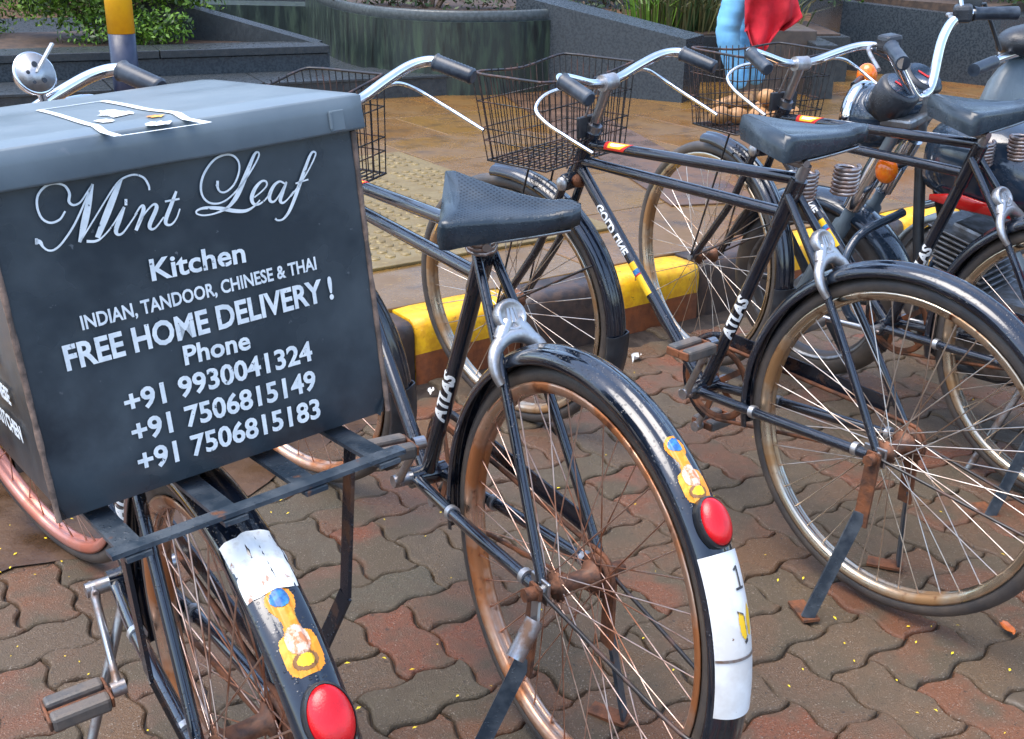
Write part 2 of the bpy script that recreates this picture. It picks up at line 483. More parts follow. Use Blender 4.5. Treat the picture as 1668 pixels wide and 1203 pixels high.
def on_view(c):
    v = c-Vector((0, 0, CAM_H))
    cp, sp = math.cos(CAM_PITCH), math.sin(CAM_PITCH)
    d = v.y*cp-v.z*sp
    if d < .1:
        return None
    u = v.x/d*FPX+PW/2; w = -(v.y*sp+v.z*cp)/d*FPX+PH/2
    return (u, w, d) if -90 < u < PW+90 and -50 < w < PH+110 else None
seen = [(on_view(c)[2], c, h) for c, h in cells if on_view(c)]
seen.sort(key=lambda a: a[0])
near = seen[:300]
nearset = {(round(c.x, 3), round(c.y, 3)) for _, c, _ in near}
def paver_mat(c):
    rr = random.Random(int(c.x*977)*31+int(c.y*1313))
    M = Matrix.Translation((c.x, c.y, rr.uniform(-.004, .003))) @ Matrix.Rotation(ang, 4, 'Z')
    return M @ Matrix.Rotation(rr.gauss(0, .014), 4, 'X') @ Matrix.Rotation(rr.gauss(0, .014), 4, 'Y')
for _, c, h in near:
    obj('paver', random.choice(PHS if h else PVS)[0], ground, paver_mat(c))
rest = [MB() for _ in range(4)]
rest_m = MB()
for c, h in cells:
    if (round(c.x, 3), round(c.y, 3)) in nearset:
        continue
    _, vs, fs, _ = random.choice(PHS if h else PVS)
    T = paver_mat(c)
    rest_m.mi = random.randrange(3)
    rest_m.add([T @ v for v in vs], fs, True)
Mr = []
for k, (a, b2) in enumerate((((.092, .070, .048), (.07, .06, .044)), ((.15, .056, .030), (.10, .05, .034)), ((.10, .078, .055), (.08, .064, .046)))):
    Mr.append(mat('far_paver_%d' % k, a, .38, col2=b2, scale=12, rough2=.62, bump=.5, bscale=190))
obj('distant_pavers', (rest_m, *Mr), ground, kind='stuff')

# footpath body, slabs, kerb
fp = MB()
fp.prism([kp(-40, .145)[:2], kp(60, .145)[:2], kp(60, 60)[:2], kp(-40, 60)[:2]], -.2, KZ-.012)
footpath = obj('footpath', (fp, M_strip), kind='structure')
def zone_free(s0, s1, t0, t1):
    return True
TACT = (-.62, .02, .42, 1.95)    # s0,s1,t0,t1 of the studded tile patch
TACT = None
def slab_mesh(w, d):
    m = MB(); m.box((0, 0, 0), (w, d, .03), bev=.004)
    return m.mesh('paving_slab', M_slab)
sl = cached('slab', lambda: slab_mesh(.894, .594))
# studded tactile patch measured on the photograph
tp = [at(575, 252, KZ), at(655, 250, KZ), at(725, 293, KZ), at(700, 420, KZ), at(585, 445, KZ)]
ts = [(p-KERB0).dot(E1) for p in tp]; tt = [(p-KERB0).dot(E2) for p in tp]
for a in range(-6, 9):
    for b in range(0, 11):
        s0 = a*.9+(.45 if b % 2 else 0)
        c = kp(s0, .15+b*.6+.30, KZ-.012)
        o = obj('paving_slab', sl, footpath, Matrix.Translation(c) @ Matrix.Rotation(ang, 4, 'Z') @ Matrix.Rotation(random.gauss(0, .002), 4, 'X'))
tm = MB()
s0, s1, t0, t1 = min(ts)-.55, max(ts)-.02, .52, max(tt)-.1
tm.box((0, 0, 0), (s1-s0, t1-t0, .012), bev=.003)
nx, ny = int((s1-s0)/.062), int((t1-t0)/.062)
for i in range(nx):
    for j in range(ny):
        x = -(s1-s0)/2+.035+i*.062; y = -(t1-t0)/2+.035+j*.062
        if (i % 7 == 0) or (j % 7 == 0):
            continue
        tm.lathe([(.022, .0055), (.021, .009), (.016, .0118), (0.0001, .012)], n=6, closed_prof=False, c=(x, y, 0), axis='Z')
obj('stud_tile_patch', (tm, M_tact), footpath, Matrix.Translation(kp((s0+s1)/2, (t0+t1)/2, KZ+.0085)) @ Matrix.Rotation(ang, 4, 'Z'), kind='stuff', label='yellowish studded paving patch behind the kerb')
# brown channel strip running back from the kerb
q = [at(955, 175, KZ), at(1115, 262, KZ)]
cs = MB(); dch = (q[1]-q[0]).normalized(); nch = Vector((-dch.y, dch.x, 0))
if nch.y > 0:
    nch = -nch
a0, a1 = q[0]-dch*.6, q[1]+dch*.9
b0, b1 = a0+nch*.42, a1+nch*.42
cs.prism([(p.x, p.y) for p in (a0, a1, b1, b0)], KZ+.002, KZ+.010)
obj('channel_slab', (cs, M_strip), footpath)

kerb = empty('kerb', 'kerb', 'kerb'); del kerb['label']; del kerb['category']; kerb['kind'] = 'structure'
def kerb_mesh(L, up, low):
    m = MB()
    # profile (t, z): face towards the road, rounded nose, top
    prof = [(0.0, -.05), (0.0, .088), (0.0, .150), (.004, .172), (.014, .187), (.034, .194), (.142, .194), (.142, -.05)]
    n = len(prof); vs = []; fs = []; K = 7
    for i in range(K+1):
        s_ = -L/2+L*i/K
        for t_, z_ in prof:
            e = .0
            if i in (0, K):
                e = .006 if 0 < z_ else .002
            w = noise.noise(Vector((s_*6, t_*9, z_*12+L)))*.004
            vs.append((s_, t_+w+(e if t_ < .07 else -e*.3), z_-e*.7+w*.6))
    m.add(vs, [], False)
    for i in range(K):
        for k in range(n-1):
            m.mi = 1 if k == 0 else 0
            m.f.append((i*n+k, i*n+k+1, (i+1)*n+k+1, (i+1)*n+k)); m.sm.append(True); m.m.append(m.mi)
    m.mi = 0
    m.f.append(tuple(range(n))); m.sm.append(False); m.m.append(0)
    m.f.append(tuple(range((K+1)*n-1, K*n-1, -1))); m.sm.append(False); m.m.append(0)
    return m.mesh('kerb_stone', up, low)
ky, kb = kerb_mesh(.394, M_yel, M_oxide), kerb_mesh(.374, M_kblk, M_kblk)
s_ = -.36-.78*4
idx = 0
while s_ < 6:
    for me, L in ((ky, .40), (kb, .38)):
        o = obj('kerb_stone', me, kerb, Matrix.Translation(kp(s_+L/2, random.uniform(-.004, .004), random.uniform(-.004, .003))) @ Matrix.Rotation(ang+random.gauss(0, .006), 4, 'Z'))
        s_ += L
mm_ = MB()
NM = 90
pts = []; edge = []
for i in range(NM):
    s1 = -3.2+i*2.75/(NM-1)
    tt_ = -.44+noise.noise(Vector((s1*3, 1, 0)))*.12+noise.noise(Vector((s1*9, 4, 0)))*.06+noise.noise(Vector((s1*29, 4, 2)))*.025+max(0, (s1+1.2)*.42)
    edge.append((s1, min(tt_, -.02)))
RM = 7
vs = []
for k in range(RM):
    for s1, tt_ in edge:
        f = k/(RM-1); p = kp(s1, tt_*(1-f)-.002*f)
        vs.append(Vector((p.x, p.y, .0030+.011*f**.6+.004*noise.noise(Vector((p.x*9, p.y*9, 0)))*(1 if k else 0))))
mm_.add(vs, [(k*NM+i, k*NM+i+1, (k+1)*NM+i+1, (k+1)*NM+i) for k in range(RM-1) for i in range(NM-1)], True)
obj('mud', (mm_, M_mud), kind='stuff', label='wet brown mud washed along the foot of the kerb', category='mud')

# ------------------------------------------------------------------ background: planters, walls, post
def poly(pixels, z=KZ):
    return [at(u, v, z) for u, v in pixels]
def thing_mesh(name, m, mats, label, cat_, group=None):
    o = obj(name, (m, *mats))
    o['label'] = label; o['category'] = cat_
    if group:
        o['group'] = group
    return o
# low grey step in front of the planters
sa, sb = at(300, 178, KZ), at(905, 146, KZ)
dst = (sb-sa).normalized(); nst = Vector((-dst.y, dst.x, 0))
STZ = KZ+.12
st = MB(); back = 5.0
st.prism([(p.x, p.y) for p in (sa-dst*4, sb, sb+nst*back, sa-dst*4+nst*back)], KZ-.05, STZ)
low_step = empty('stone_step', 'low grey stone step in front of the mossy curved planter', 'step', (sa+sb)/2)
lm = Matrix.Translation(-(sa+sb)/2)
def into(o_, parent):
    o_.parent = parent
    o_.matrix_parent_inverse = Matrix.Translation(parent.location).inverted()
    return o_
into(obj('step_body', (st, M_gran2)), low_step)
Ls = (sb-sa).length+4
k = 0
x = 0.0
while x < Ls-.1:
    w = min(.9, Ls-x)
    c = sa-dst*4+dst*(x+w/2)+nst*.24
    t_ = MB(); t_.box((0, 0, 0), (w-.008, .5, .02), bev=.004)
    into(obj('step_slab', (t_, M_cope if False else M_gran2), None, Matrix.Translation((c.x, c.y, STZ+.008)) @ Matrix.Rotation(math.atan2(dst.y, dst.x), 4, 'Z')), low_step)
    x += w
# left planter: granite ledge with coping and bush
PL0, PL1 = at(-420, 190, KZ), at(548, 150, KZ)+nst*.12
dpl = (PL1-PL0).normalized(); npl = Vector((-dpl.y, dpl.x, 0))
plz = topz(480, 156, 87, KZ)
planter = empty('granite_planter', 'long grey granite planter ledge carrying the bright green bush', 'planter', tuple((PL0+PL1)/2))
pm = MB(); pm.prism([(p.x, p.y) for p in (PL0, PL1, PL1+npl*1.5, PL0+npl*1.5)], KZ-.03, plz-.03)
into(obj('wall', (pm, M_gran)), planter)
Lp = (PL1-PL0).length; x = 0
while x < Lp-.05:
    w = min(1.15, Lp-x)
    t_ = MB(); t_.box((0, 0, 0), (w-.006, .34, .05), bev=.005)
    c = PL0+dpl*(x+w/2)+npl*.15
    into(obj('coping', (t_, M_gran2), None, Matrix.Translation((c.x, c.y, plz)) @ Matrix.Rotation(math.atan2(dpl.y, dpl.x), 4, 'Z')), planter)
    x += w
sm_ = MB(); sm_.prism([(p.x, p.y) for p in (PL0+npl*.33, PL1+npl*.33-dpl*.1, PL1+npl*1.45-dpl*.1, PL0+npl*1.45)], plz-.04, plz+.012)
into(obj('soil', (sm_, M_soil)), planter)
# sloping parapet rising behind the ledge (the pale diagonal edge)
pa, pb = PL1+npl*.25, PL1-dpl*1.15+npl*1.0
dp = (pb-pa).normalized(); npp = Vector((-dp.y, dp.x, 0))
rm = MB()
z0, z1 = plz+.02, plz+.34
ra = [pa-npp*.08, pb-npp*.08-dp*0, pb+npp*.08, pa+npp*.08]
rm.prism([(p.x, p.y) for p in ra], KZ, [z0, z1, z1, z0])
par = thing_mesh('ramp_parapet', rm, (M_gran2,), 'pale diagonal ramp edge rising behind the granite ledge', 'wall')
# back wall with square end, dark green
bw0, bw1 = at(330, 58, KZ), at(514, 62, KZ)
bw0.y = bw1.y = PL1.y+2.1
bw0.x = aty(150, 40, bw0.y).x; bw1.x = aty(513, 40, bw1.y).x
bwz = aty(450, 9, bw1.y).z
bm_ = MB(); bm_.prism([(bw0.x, bw0.y), (bw1.x, bw1.y), (bw1.x+.02, bw1.y+.5), (bw0.x, bw0.y+.5)], KZ-.02, bwz)
thing_mesh('low_wall', bm_, (M_moss,), 'dark green low wall with a square pale end behind the ramp', 'wall')
# curved mossy planter
cy = at(700, 128, STZ).y
cpts = []
arc_px = [(520, 20), (560, 90), (640, 112), (730, 120), (840, 118), (900, 112)]
arc = []
for u, v in [(500, 62), (540, 92), (600, 112), (670, 122), (750, 126), (830, 124), (900, 118)]:
    arc.append(at(u, v, STZ))
arc = cat(arc, 5)
ctop = topz(700, 124, 27, STZ)
cpl = empty('curved_planter', 'mossy dark green curved planter wall with a thin pale rim', 'planter', tuple(arc[len(arc)//2]))
cm = MB(); n = len(arc)
backp = [p+Vector((.05, 2.2, 0)) for p in arc]
for i in range(n-1):
    pass
ring = [(p.x, p.y) for p in arc]+[(p.x, p.y) for p in backp[::-1]]
cm.prism(ring, KZ, ctop-.03)
into(obj('wall', (cm, M_moss)), cpl)
rimm = MB()
rimm.tube([p+Vector((0, .035, ctop-p.z)) for p in arc], .042, 8, flat=.3)
into(obj('rim', (rimm, M_cope)), cpl)
so = MB(); so.prism([(p.x, p.y+.1) for p in arc]+[(p.x, p.y-.1) for p in backp[::-1]], ctop-.05, ctop-.015)
into(obj('soil', (so, M_soil)), cpl)
# sloping slab-sided stair wall, middle right
w0, w1 = at(838, 142, KZ), at(1110, 168, KZ)
dw = (w1-w0).normalized(); nw = Vector((-dw.y, dw.x, 0))
zt0 = aty(838, -8, w0.y).z; zt1 = aty(1085, 63, w1.y).z
sw = MB(); sw.prism([(p.x, p.y) for p in (w0, w1, w1+nw*.35, w0+nw*.35)], KZ-.02, [zt0, zt1, zt1, zt0])
thing_mesh('stair_wall', sw, (M_gran,), 'big blue-grey granite wall with a sloping top behind the middle basket', 'wall')
# low planter kerb with reeds to its right, and pale steps
y2 = w1.y+.9
r0, r1 = aty(1000, 100, y2), aty(1400, 100, y2)
rz = aty(1130, 62, y2).z
rp = MB(); rp.prism([(r0.x, y2), (r1.x, y2+.3), (r1.x, y2+1.6), (r0.x, y2+1.3)], KZ-.02, rz)
reedbed = empty('reed_planter', 'low dark stone bed planted with dry reeds behind the person', 'planter', (r0.x, y2, KZ))
into(obj('wall', (rp, M_gran2)), reedbed)
so = MB(); so.prism([(r0.x+.05, y2+.1), (r1.x-.05, y2+.4), (r1.x-.05, y2+1.5), (r0.x+.05, y2+1.2)], rz-.02, rz+.012)
into(obj('soil', (so, M_soil)), reedbed)
ys = y2-.35
for (u0, u1, vt, dy, lab) in ((1208, 1332, 47, 0.0, 'pale brown stone step just below the red bag'), (1330, 1366, 72, -.25, 'small grey step block right of the pale brown step')):
    a_, b_ = aty(u0, vt, ys+dy), aty(u1, vt, ys+dy)
    m = MB(); m.box(((a_.x+b_.x)/2, ys+dy+.3, (a_.z+KZ)/2-.01), (b_.x-a_.x, .6, a_.z-KZ+.02), bev=.008)
    thing_mesh('stone_step', m, (M_stepb if dy == 0 else M_gran2,), lab, 'step')
# dark right wall with a corner
c0, c1, c2 = at(1360, 112, KZ), at(1612, 141, KZ), at(1760, 108, KZ)
cz0, cz1 = aty(1372, 2, c0.y).z, aty(1640, 32, c1.y).z
rw = MB(); rw.prism([(c0.x, c0.y), (c1.x, c1.y), (c2.x, c2.y), (c2.x-.2, c2.y+1.8), (c0.x+.2, c0.y+1.8)], KZ-.02, [cz1+.05, cz1, cz1, cz1+.05, cz1+.05])
rwall = empty('corner_planter', 'dark granite planter with a square corner behind the motorcycle', 'planter', tuple(c1))
into(obj('wall', (rw, M_gran)), rwall)
so = MB(); so.prism([(c0.x+.15, c0.y+.2), (c1.x, c1.y+.2), (c2.x-.2, c2.y+.15), (c2.x-.3, c2.y+1.7), (c0.x+.3, c0.y+1.7)], cz1-.02, cz1+.075)
into(obj('soil', (so, M_soil)), rwall)
# distant wall and hedge that close the view behind everything
fb = MB(); fb.prism([(-16, 15.5), (18, 15.5), (18, 15.9), (-16, 15.9)], KZ-.02, 3.2)
thing_mesh('boundary_wall', fb, (M_gran2,), 'tall grey boundary wall far behind the planters', 'wall')

def foliage(seed, cx, cy_, cz, rx, ry, rz_, n, size, up=.3):
    rr = random.Random(seed)
    m = MB()
    blobs = [(Vector((cx+rr.uniform(-.75, .75)*rx, cy_+rr.uniform(-.7, .7)*ry, cz+rr.uniform(-.35, .8)*rz_)), rr.uniform(.28, .5)) for _ in range(22)]
    for i in range(n):
        b_, br = rr.choice(blobs)
        d = Vector((rr.gauss(0, 1), rr.gauss(0, 1), rr.gauss(0, 1))).normalized()*(rr.random()**.4)
        p = b_+Vector((d.x*rx*br, d.y*ry*br, d.z*rz_*br))
        nn = (d+Vector((rr.gauss(0, .6), rr.gauss(0, .6), up+rr.gauss(0, .6)))).normalized()
        t = nn.orthogonal().normalized(); t = Matrix.Rotation(rr.random()*6.28, 3, nn) @ t; s2 = nn.cross(t)
        L = size*rr.uniform(.6, 1.3); w = L*.42
        m.mi = 0 if rr.random() < .7 else 1
        m.add([p-t*L*.5, p+s2*w*.5+nn*L*.06, p+t*L*.5-nn*L*.05, p-s2*w*.5+nn*L*.06], [(0, 1, 2, 3)], True)
    return m
def bush(seed, base, rx, ry, rz_, n, size, label, mats, name='bush', cat_='bush', group=None):
    e = empty(name, label, cat_, tuple(base), group=group)
    f = foliage(seed, 0, 0, rz_*.5, rx, ry, rz_, n, size)
    obj('foliage', (f, *mats), e)
    s2 = MB(); rr = random.Random(seed)
    for i in range(9):
        a = rr.random()*6.28; q2 = Vector((math.cos(a)*rx*.5, math.sin(a)*ry*.5, rz_*.8))
        s2.tube([Vector((math.cos(a)*.05, math.sin(a)*.05, -.02)), q2*.5+Vector((0, 0, .05)), q2], [.012, .008, .004], 5)
    obj('stem', (s2, M_stem), e)
    return e
bp0 = aty(165, 62, PL0.y+ (PL1.y-PL0.y)*.62+.75); 
bush(3, (aty(170, 60, bp0.y).x, bp0.y, plz+.01), .80, .45, .40, 15000, .042, 'bright green leafy bush on the granite ledge behind the striped post', (M_leaf, M_leaf2))
bush(5, (aty(-120, 60, bp0.y).x, bp0.y+.1, plz+.01), .6, .42, .42, 5000, .042, 'bright green bush cut by the left edge of the picture', (M_leaf, M_leaf2))
gp = arc[len(arc)//2]
bush(8, (aty(700, 15, gp.y+.9).x, gp.y+.9, ctop-.02), .8, .5, .4, 2600, .05, 'dark leafy plant growing in the mossy curved planter', (M_leaf2, M_stem))
bush(9, (c1.x+.6, c1.y+1.0, cz1+.07), .8, .5, .35, 2600, .06, 'green shrub on the corner planter behind the motorcycle', (M_leaf2, M_leaf))
bush(19, (c1.x-1.4, c1.y+1.1, cz1+.07), .8, .5, .35, 2000, .06, 'dark shrub on the corner planter above the mirror', (M_leaf2, M_leaf))
for i, (px, hh, lab) in enumerate(((1065, .42, 'tuft of green reeds left of the person'), (1105, .5, 'dry brown reed tuft beside the green one'), (1140, .4, 'dry reed tuft just left of the blue jeans'), (1250, .4, 'dry reed tuft behind the red bag'))):
    m = MB(); rr = random.Random(40+i)
    b0 = Vector((aty(px, 40, y2+.5).x, y2+.5, rz))
    for k in range(150):
        a = rr.random()*6.28; o_ = Vector((rr.gauss(0, .1), rr.gauss(0, .1), 0))
        tip = o_*2.2+Vector((math.cos(a)*.12, math.sin(a)*.12, hh*rr.uniform(.6, 1.1)))
        mid = o_*1.3+Vector((0, 0, tip.z*.6)); s2 = Vector((math.sin(a), -math.cos(a), 0))*.006
        m.mi = 0 if rr.random() < .6 else 1
        m.add([o_-s2, o_+s2, mid+s2, mid-s2, tip], [(0, 1, 2, 3), (3, 2, 4)])
    e = empty('reed_clump', lab, 'reeds', tuple(b0), group='reeds behind the person')
    obj('blades', (m, M_leaf if i == 0 else M_reed, M_reed if i == 0 else M_leaf2), e)
bush(31, (aty(1090, 20, y2+1.0).x, y2+1.1, rz), .9, .4, .5, 2400, .05, 'dark undergrowth behind the dry reeds', (M_leaf2, M_stem))

# striped post
pp = at(212, 186, KZ)
post = empty('striped_post', 'round post banded yellow over navy behind the delivery box', 'post', tuple(pp))
zc = aty(205, 54, pp.y).z-KZ
zz = zc-.46*2
bands = [(-.02, zc, M_navy), (zc, zc+.46, M_posty), (zc+.46, zc+.92, M_navy), (zc+.92, zc+1.38, M_posty), (zc+1.38, zc+1.84, M_navy)]
for i, (a_, b_, mt) in enumerate(bands):
    m = MB(); m.lathe([(.076, a_+.001), (.076, b_-.001), (.0, b_-.001), (.0, a_+.001)], n=28, axis='Z')
    obj('painted_band', (m, mt), post)

# ------------------------------------------------------------------ bicycles
RW, RF, WB = .351, .3576, 1.1895
BB = Vector((.4984, 0, .3274))
AX0 = Vector((.958, 0, .745)); AXD = Vector((-.415, 0, .91)).normalized()
HT1, HT2 = Vector((.9274, 0, .8238)), Vector((.9374, 0, .7802))
ST1, ST2 = Vector((.3000, 0, .851)), Vector((.3283, 0, .776))
SEATDIR = (ST2-BB).normalized()
SEATTOP = BB+SEATDIR*.555
RH = Vector((0, 0, RW+.012)); FH = Vector((WB, 0, RW))
def steer_mat(a):
    return Matrix.Translation(AX0) @ Matrix.Rotation(a, 4, AXD) @ Matrix.Translation(-AX0)
def rim_prof():
    o = [(.321, -.0165), (.3225, -.0185), (.318, -.0195), (.310, -.0185), (.3045, -.0135), (.3020, -.007), (.3045, -.003), (.3052, 0)]
    inn = [(.3085, 0), (.307, -.004), (.3055, -.008), (.3075, -.0125), (.313, -.0155)]
    full = o+[(r, -y) for r, y in o[-2::-1]]+[(r, -y) for r, y in inn[::-1]]+inn[1:]
    return full
def mk_rim(mt):
    m = MB(); m.lathe(rim_prof(), n=72); return m.mesh('rim', mt)
def mk_tyre(RR):
    m = MB(); n = 12; rc = .0185; Rc = RR-rc
    pr = []
    for k in range(n):
        a = 2*PI*k/n
        pr.append((Rc+rc*math.cos(a), rc*math.sin(a)*1.02))
    m.lathe(pr, n=84); return m.mesh('tyre', M_tyre)
def mk_hub(w, rear):
    m = MB()
    pr = [(.0001, -w-.022), (.006, -w-.022), (.006, -w-.008), (.011, -w-.008), (.012, -w), (.026, -w), (.026, -w+.004), (.015, -w+.010), (.0135, 0), (.015, w-.010), (.026, w-.004), (.026, w), (.012, w), (.011, w+.008), (.006, w+.008), (.006, w+.022), (.0001, w+.022)]
    m.lathe(pr, n=20, closed_prof=False)
    if rear:
        m.lathe([(.0001, -w-.006), (.034, -w-.006), (.036, -w-.012), (.034, -w-.014), (.0001, -w-.014)], n=22, closed_prof=False)
    return m.mesh('hub', M_hub)
def mk_spoke(side, sgn, w, th=.9):
    m = MB()
    a = sgn*th
    p0 = Vector((.0235*math.cos(a), side*w, .0235*math.sin(a)))
    p1 = Vector((.3035, side*.002, 0))
    d = (p1-p0)
    m.tube([p0, p0+d*.96], .0014, 4, cap=False)
    m.tube([p0+d*.955, p1+d*.012], .002, 4, cap=True)
    return m
def fender_prof(Rb):
    hw = .0315
    o = [(Rb-.006, -hw), (Rb-.001, -hw-.0015), (Rb+.007, -hw+.001), (Rb+.0135, -hw+.008), (Rb+.0165, -.014), (Rb+.0165, -.010), (Rb+.0205, -.0065), (Rb+.0215, 0)]
    full = o+[(r, -y) for r, y in o[-2::-1]]
    inner = [(r-.0022, y*.965) for r, y in full[::-1]]
    return full+inner
def wheel(parent, name, c, RR, n_sp, rimm, spm, M, rear, phase=0.0):
    w = .036 if rear else .030
    part = obj(name, cached(('rim', rimm.name), lambda: mk_rim(rimm)), parent, M @ Matrix.Translation(c) @ Matrix.Rotation(phase, 4, 'Y'))
    obj('tyre', cached(('tyre', RR), lambda: mk_tyre(RR)), part)
    obj('hub', cached(('hub', rear), lambda: mk_hub(w, rear)), part)
    for k in range(n_sp):
        side = 1 if k % 2 == 0 else -1
        sg = 1 if (k//2) % 2 == 0 else -1
        me = cached(('spoke', side, sg, w, spm.name), lambda: mk_spoke(side, sg, w).mesh('spoke', spm))
        obj('spoke', me, part, Matrix.Rotation(2*PI*k/n_sp, 4, 'Y'))
    return part
def mk_saddle(perf):
    m = MB(); K = 15; L = .235
    vs = []; prev = None; fs = []
    ns = 13
    for i in range(K+1):
        t = i/K; x = -.10+L*t
        w = .078*(1-t)**1.5+.024 if t > .06 else (.090+.005*t/.06)
        w = max(w, .024)
        if t > .93:
            w *= 1-.45*((t-.93)/.07)**2
        zt = .012*math.cos(t*PI*1.0)*(1-t)+(.004 if t > .8 else 0)+.006
        h = .054-.028*t
        dip = .008*(1-t)
        sec = []
        e_ = .010/w
        xs = [-.96, -1.02, -1, -1+.25*e_, -1+e_, -.4, 0, .4, 1-e_, 1-.25*e_, 1, 1.02, .96]
        zs = [-h, -.030, -.009, -.0025, 0, -dip, -dip*1.2, -dip, 0, -.0025, -.009, -.030, -h]
        cv = .022*(1-abs(2*0))*0
        for a_, z_ in zip(xs, zs):
            xx = x
            if t < .14:
                xx = x+.03*(1-a_*a_)*(1-t/.14)
            sec.append((xx, a_*w, zt+z_))
        vs += sec
    tf = []
    for i in range(K):
        for k in range(ns-1):
            (tf if 4 <= k < 8 and i > 0 else fs).append((i*ns+k, i*ns+k+1, (i+1)*ns+k+1, (i+1)*ns+k))
    fs.append(tuple(range(ns)))
    fs.append(tuple(range((K+1)*ns-1, K*ns-1, -1)))
    m.add(vs, fs, True)
    m.mi = 1
    for f in tf:
        m.f.append(f); m.sm.append(True); m.m.append(1)
    me = m.mesh('saddle', M_vinyl, M_vinylp if perf else M_vinyl)
    return me
def mk_springs(kind=0):
    out = []
    for sd in (-1, 1):
        m = MB(); pts = []
        for i in range(7*10+1):
            a = 2*PI*i/10
            pts.append(Vector((.0245*math.cos(a), .0245*math.sin(a), -.065+.06*i/70)))
        m.tube(pts, .0044, 6)
        out.append(m.mesh('saddle_spring', M_spring))
    return out
def ring_lock(parent):
    rd = Vector((ST1.x-.02, 0, ST1.z-.03))-RH; rd.normalize()
    c = RH+rd*.352
    tg = Vector((-rd.z, 0, rd.x))
    Y = Vector((0, 1, 0))
    m = MB()
    pts = []
    for i in range(29):
        a = R(-118)+R(236)*i/28
        pts.append(c+rd*(.052*math.cos(a))+Y*(.050*math.sin(a)))
    rs = [.0085+.003*math.cos(R(-118)+R(236)*i/28) for i in range(29)]
    m.tube(pts, rs, 8, flat=1.2)
    # shoulders blending into the round body
    for sgn in (-1, 1):
        m.tube([c+rd*.046+Y*sgn*.030, c+rd*.058+Y*sgn*.020, c+rd*.075+Y*sgn*.008], [.011, .013, .012], 8)
    lock = obj('wheel_lock', (m, M_cast), parent)
    d = MB()
    bc = c+rd*.083
    rot = Matrix((rd, Y, tg)).transposed()
    prof = [(.0001, -.012), (.025, -.012), (.0285, -.006), (.0285, .006), (.0255, .0105), (.021, .0105), (.0195, .008), (.0001, .008)]
    d2 = MB(); d2.lathe(prof, n=28, closed_prof=False, axis='Z')
    d.add([rot @ Vector(v)+bc for v in d2.v], d2.f, True)
    for k in range(3):
        d.strip(bc+tg*.0088-rd*.012+Y*(k-1)*.009, bc+tg*.0088+rd*.012+Y*(k-1)*.006, .004, .002, tuple(tg))
    obj('lock_body', (d, M_cast), lock)
    return lock
def text_mesh(body, size, bold=0.0, sx=1.0, shear=0.0, ext=.0004, align='LEFT'):
    cu = bpy.data.curves.new('txt', 'FONT')
    cu.body = body; cu.size = size; cu.offset = bold; cu.extrude = ext; cu.align_x = align; cu.shear = shear
    cu.resolution_u = 3
    o = bpy.data.objects.new('txt', cu)
    COL.objects.link(o)
    dg = bpy.context.evaluated_depsgraph_get()
    dg.update()
    me = bpy.data.meshes.new_from_object(o.evaluated_get(dg))
    bpy.data.objects.remove(o); bpy.data.curves.remove(cu)
    if sx != 1:
        for v in me.vertices:
            v.co.x *= sx
    return me
def wrap_on_tube(me, a, b, r, facing, off=.0011, flip=False):
    """bend a flat mesh (x along, y round) on to the tube a->b, centred on the direction facing"""
    a, b = Vector(a), Vector(b)
    d = (b-a).normalized(); f = Vector(facing); f = (f-d*f.dot(d)).normalized(); s2 = f.cross(d)
    bmt = bmesh.new(); bmt.from_mesh(me); bmesh.ops.triangulate(bmt, faces=bmt.faces[:])
    for _ in range(3):
        lng = [e_ for e_ in bmt.edges if e_.calc_length() > .005]
        if lng:
            bmesh.ops.subdivide_edges(bmt, edges=lng, cuts=1); bmesh.ops.triangulate(bmt, faces=[f_ for f_ in bmt.faces if len(f_.verts) > 3])
    bmt.to_mesh(me); bmt.free()
    xs = [v.co.x for v in me.vertices]; ys = [v.co.y for v in me.vertices]
    cx, cyy = (min(xs)+max(xs))/2, (min(ys)+max(ys))/2
    mid = (a+b)/2
    for v in me.vertices:
        th = (v.co.y-cyy)/r*(-1 if flip else 1)
        rr = r+off+v.co.z*.5
        v.co = mid+d*(v.co.x-cx)+f*(rr*math.cos(th))+s2*(-rr*math.sin(th))
    return me
def tube_part(name, a, b, r, mt, parent, n=14, r2=None):
    m = MB(); m.tube([a, b], [r, r2 or r], n)
    return obj(name, (m, mt), parent)

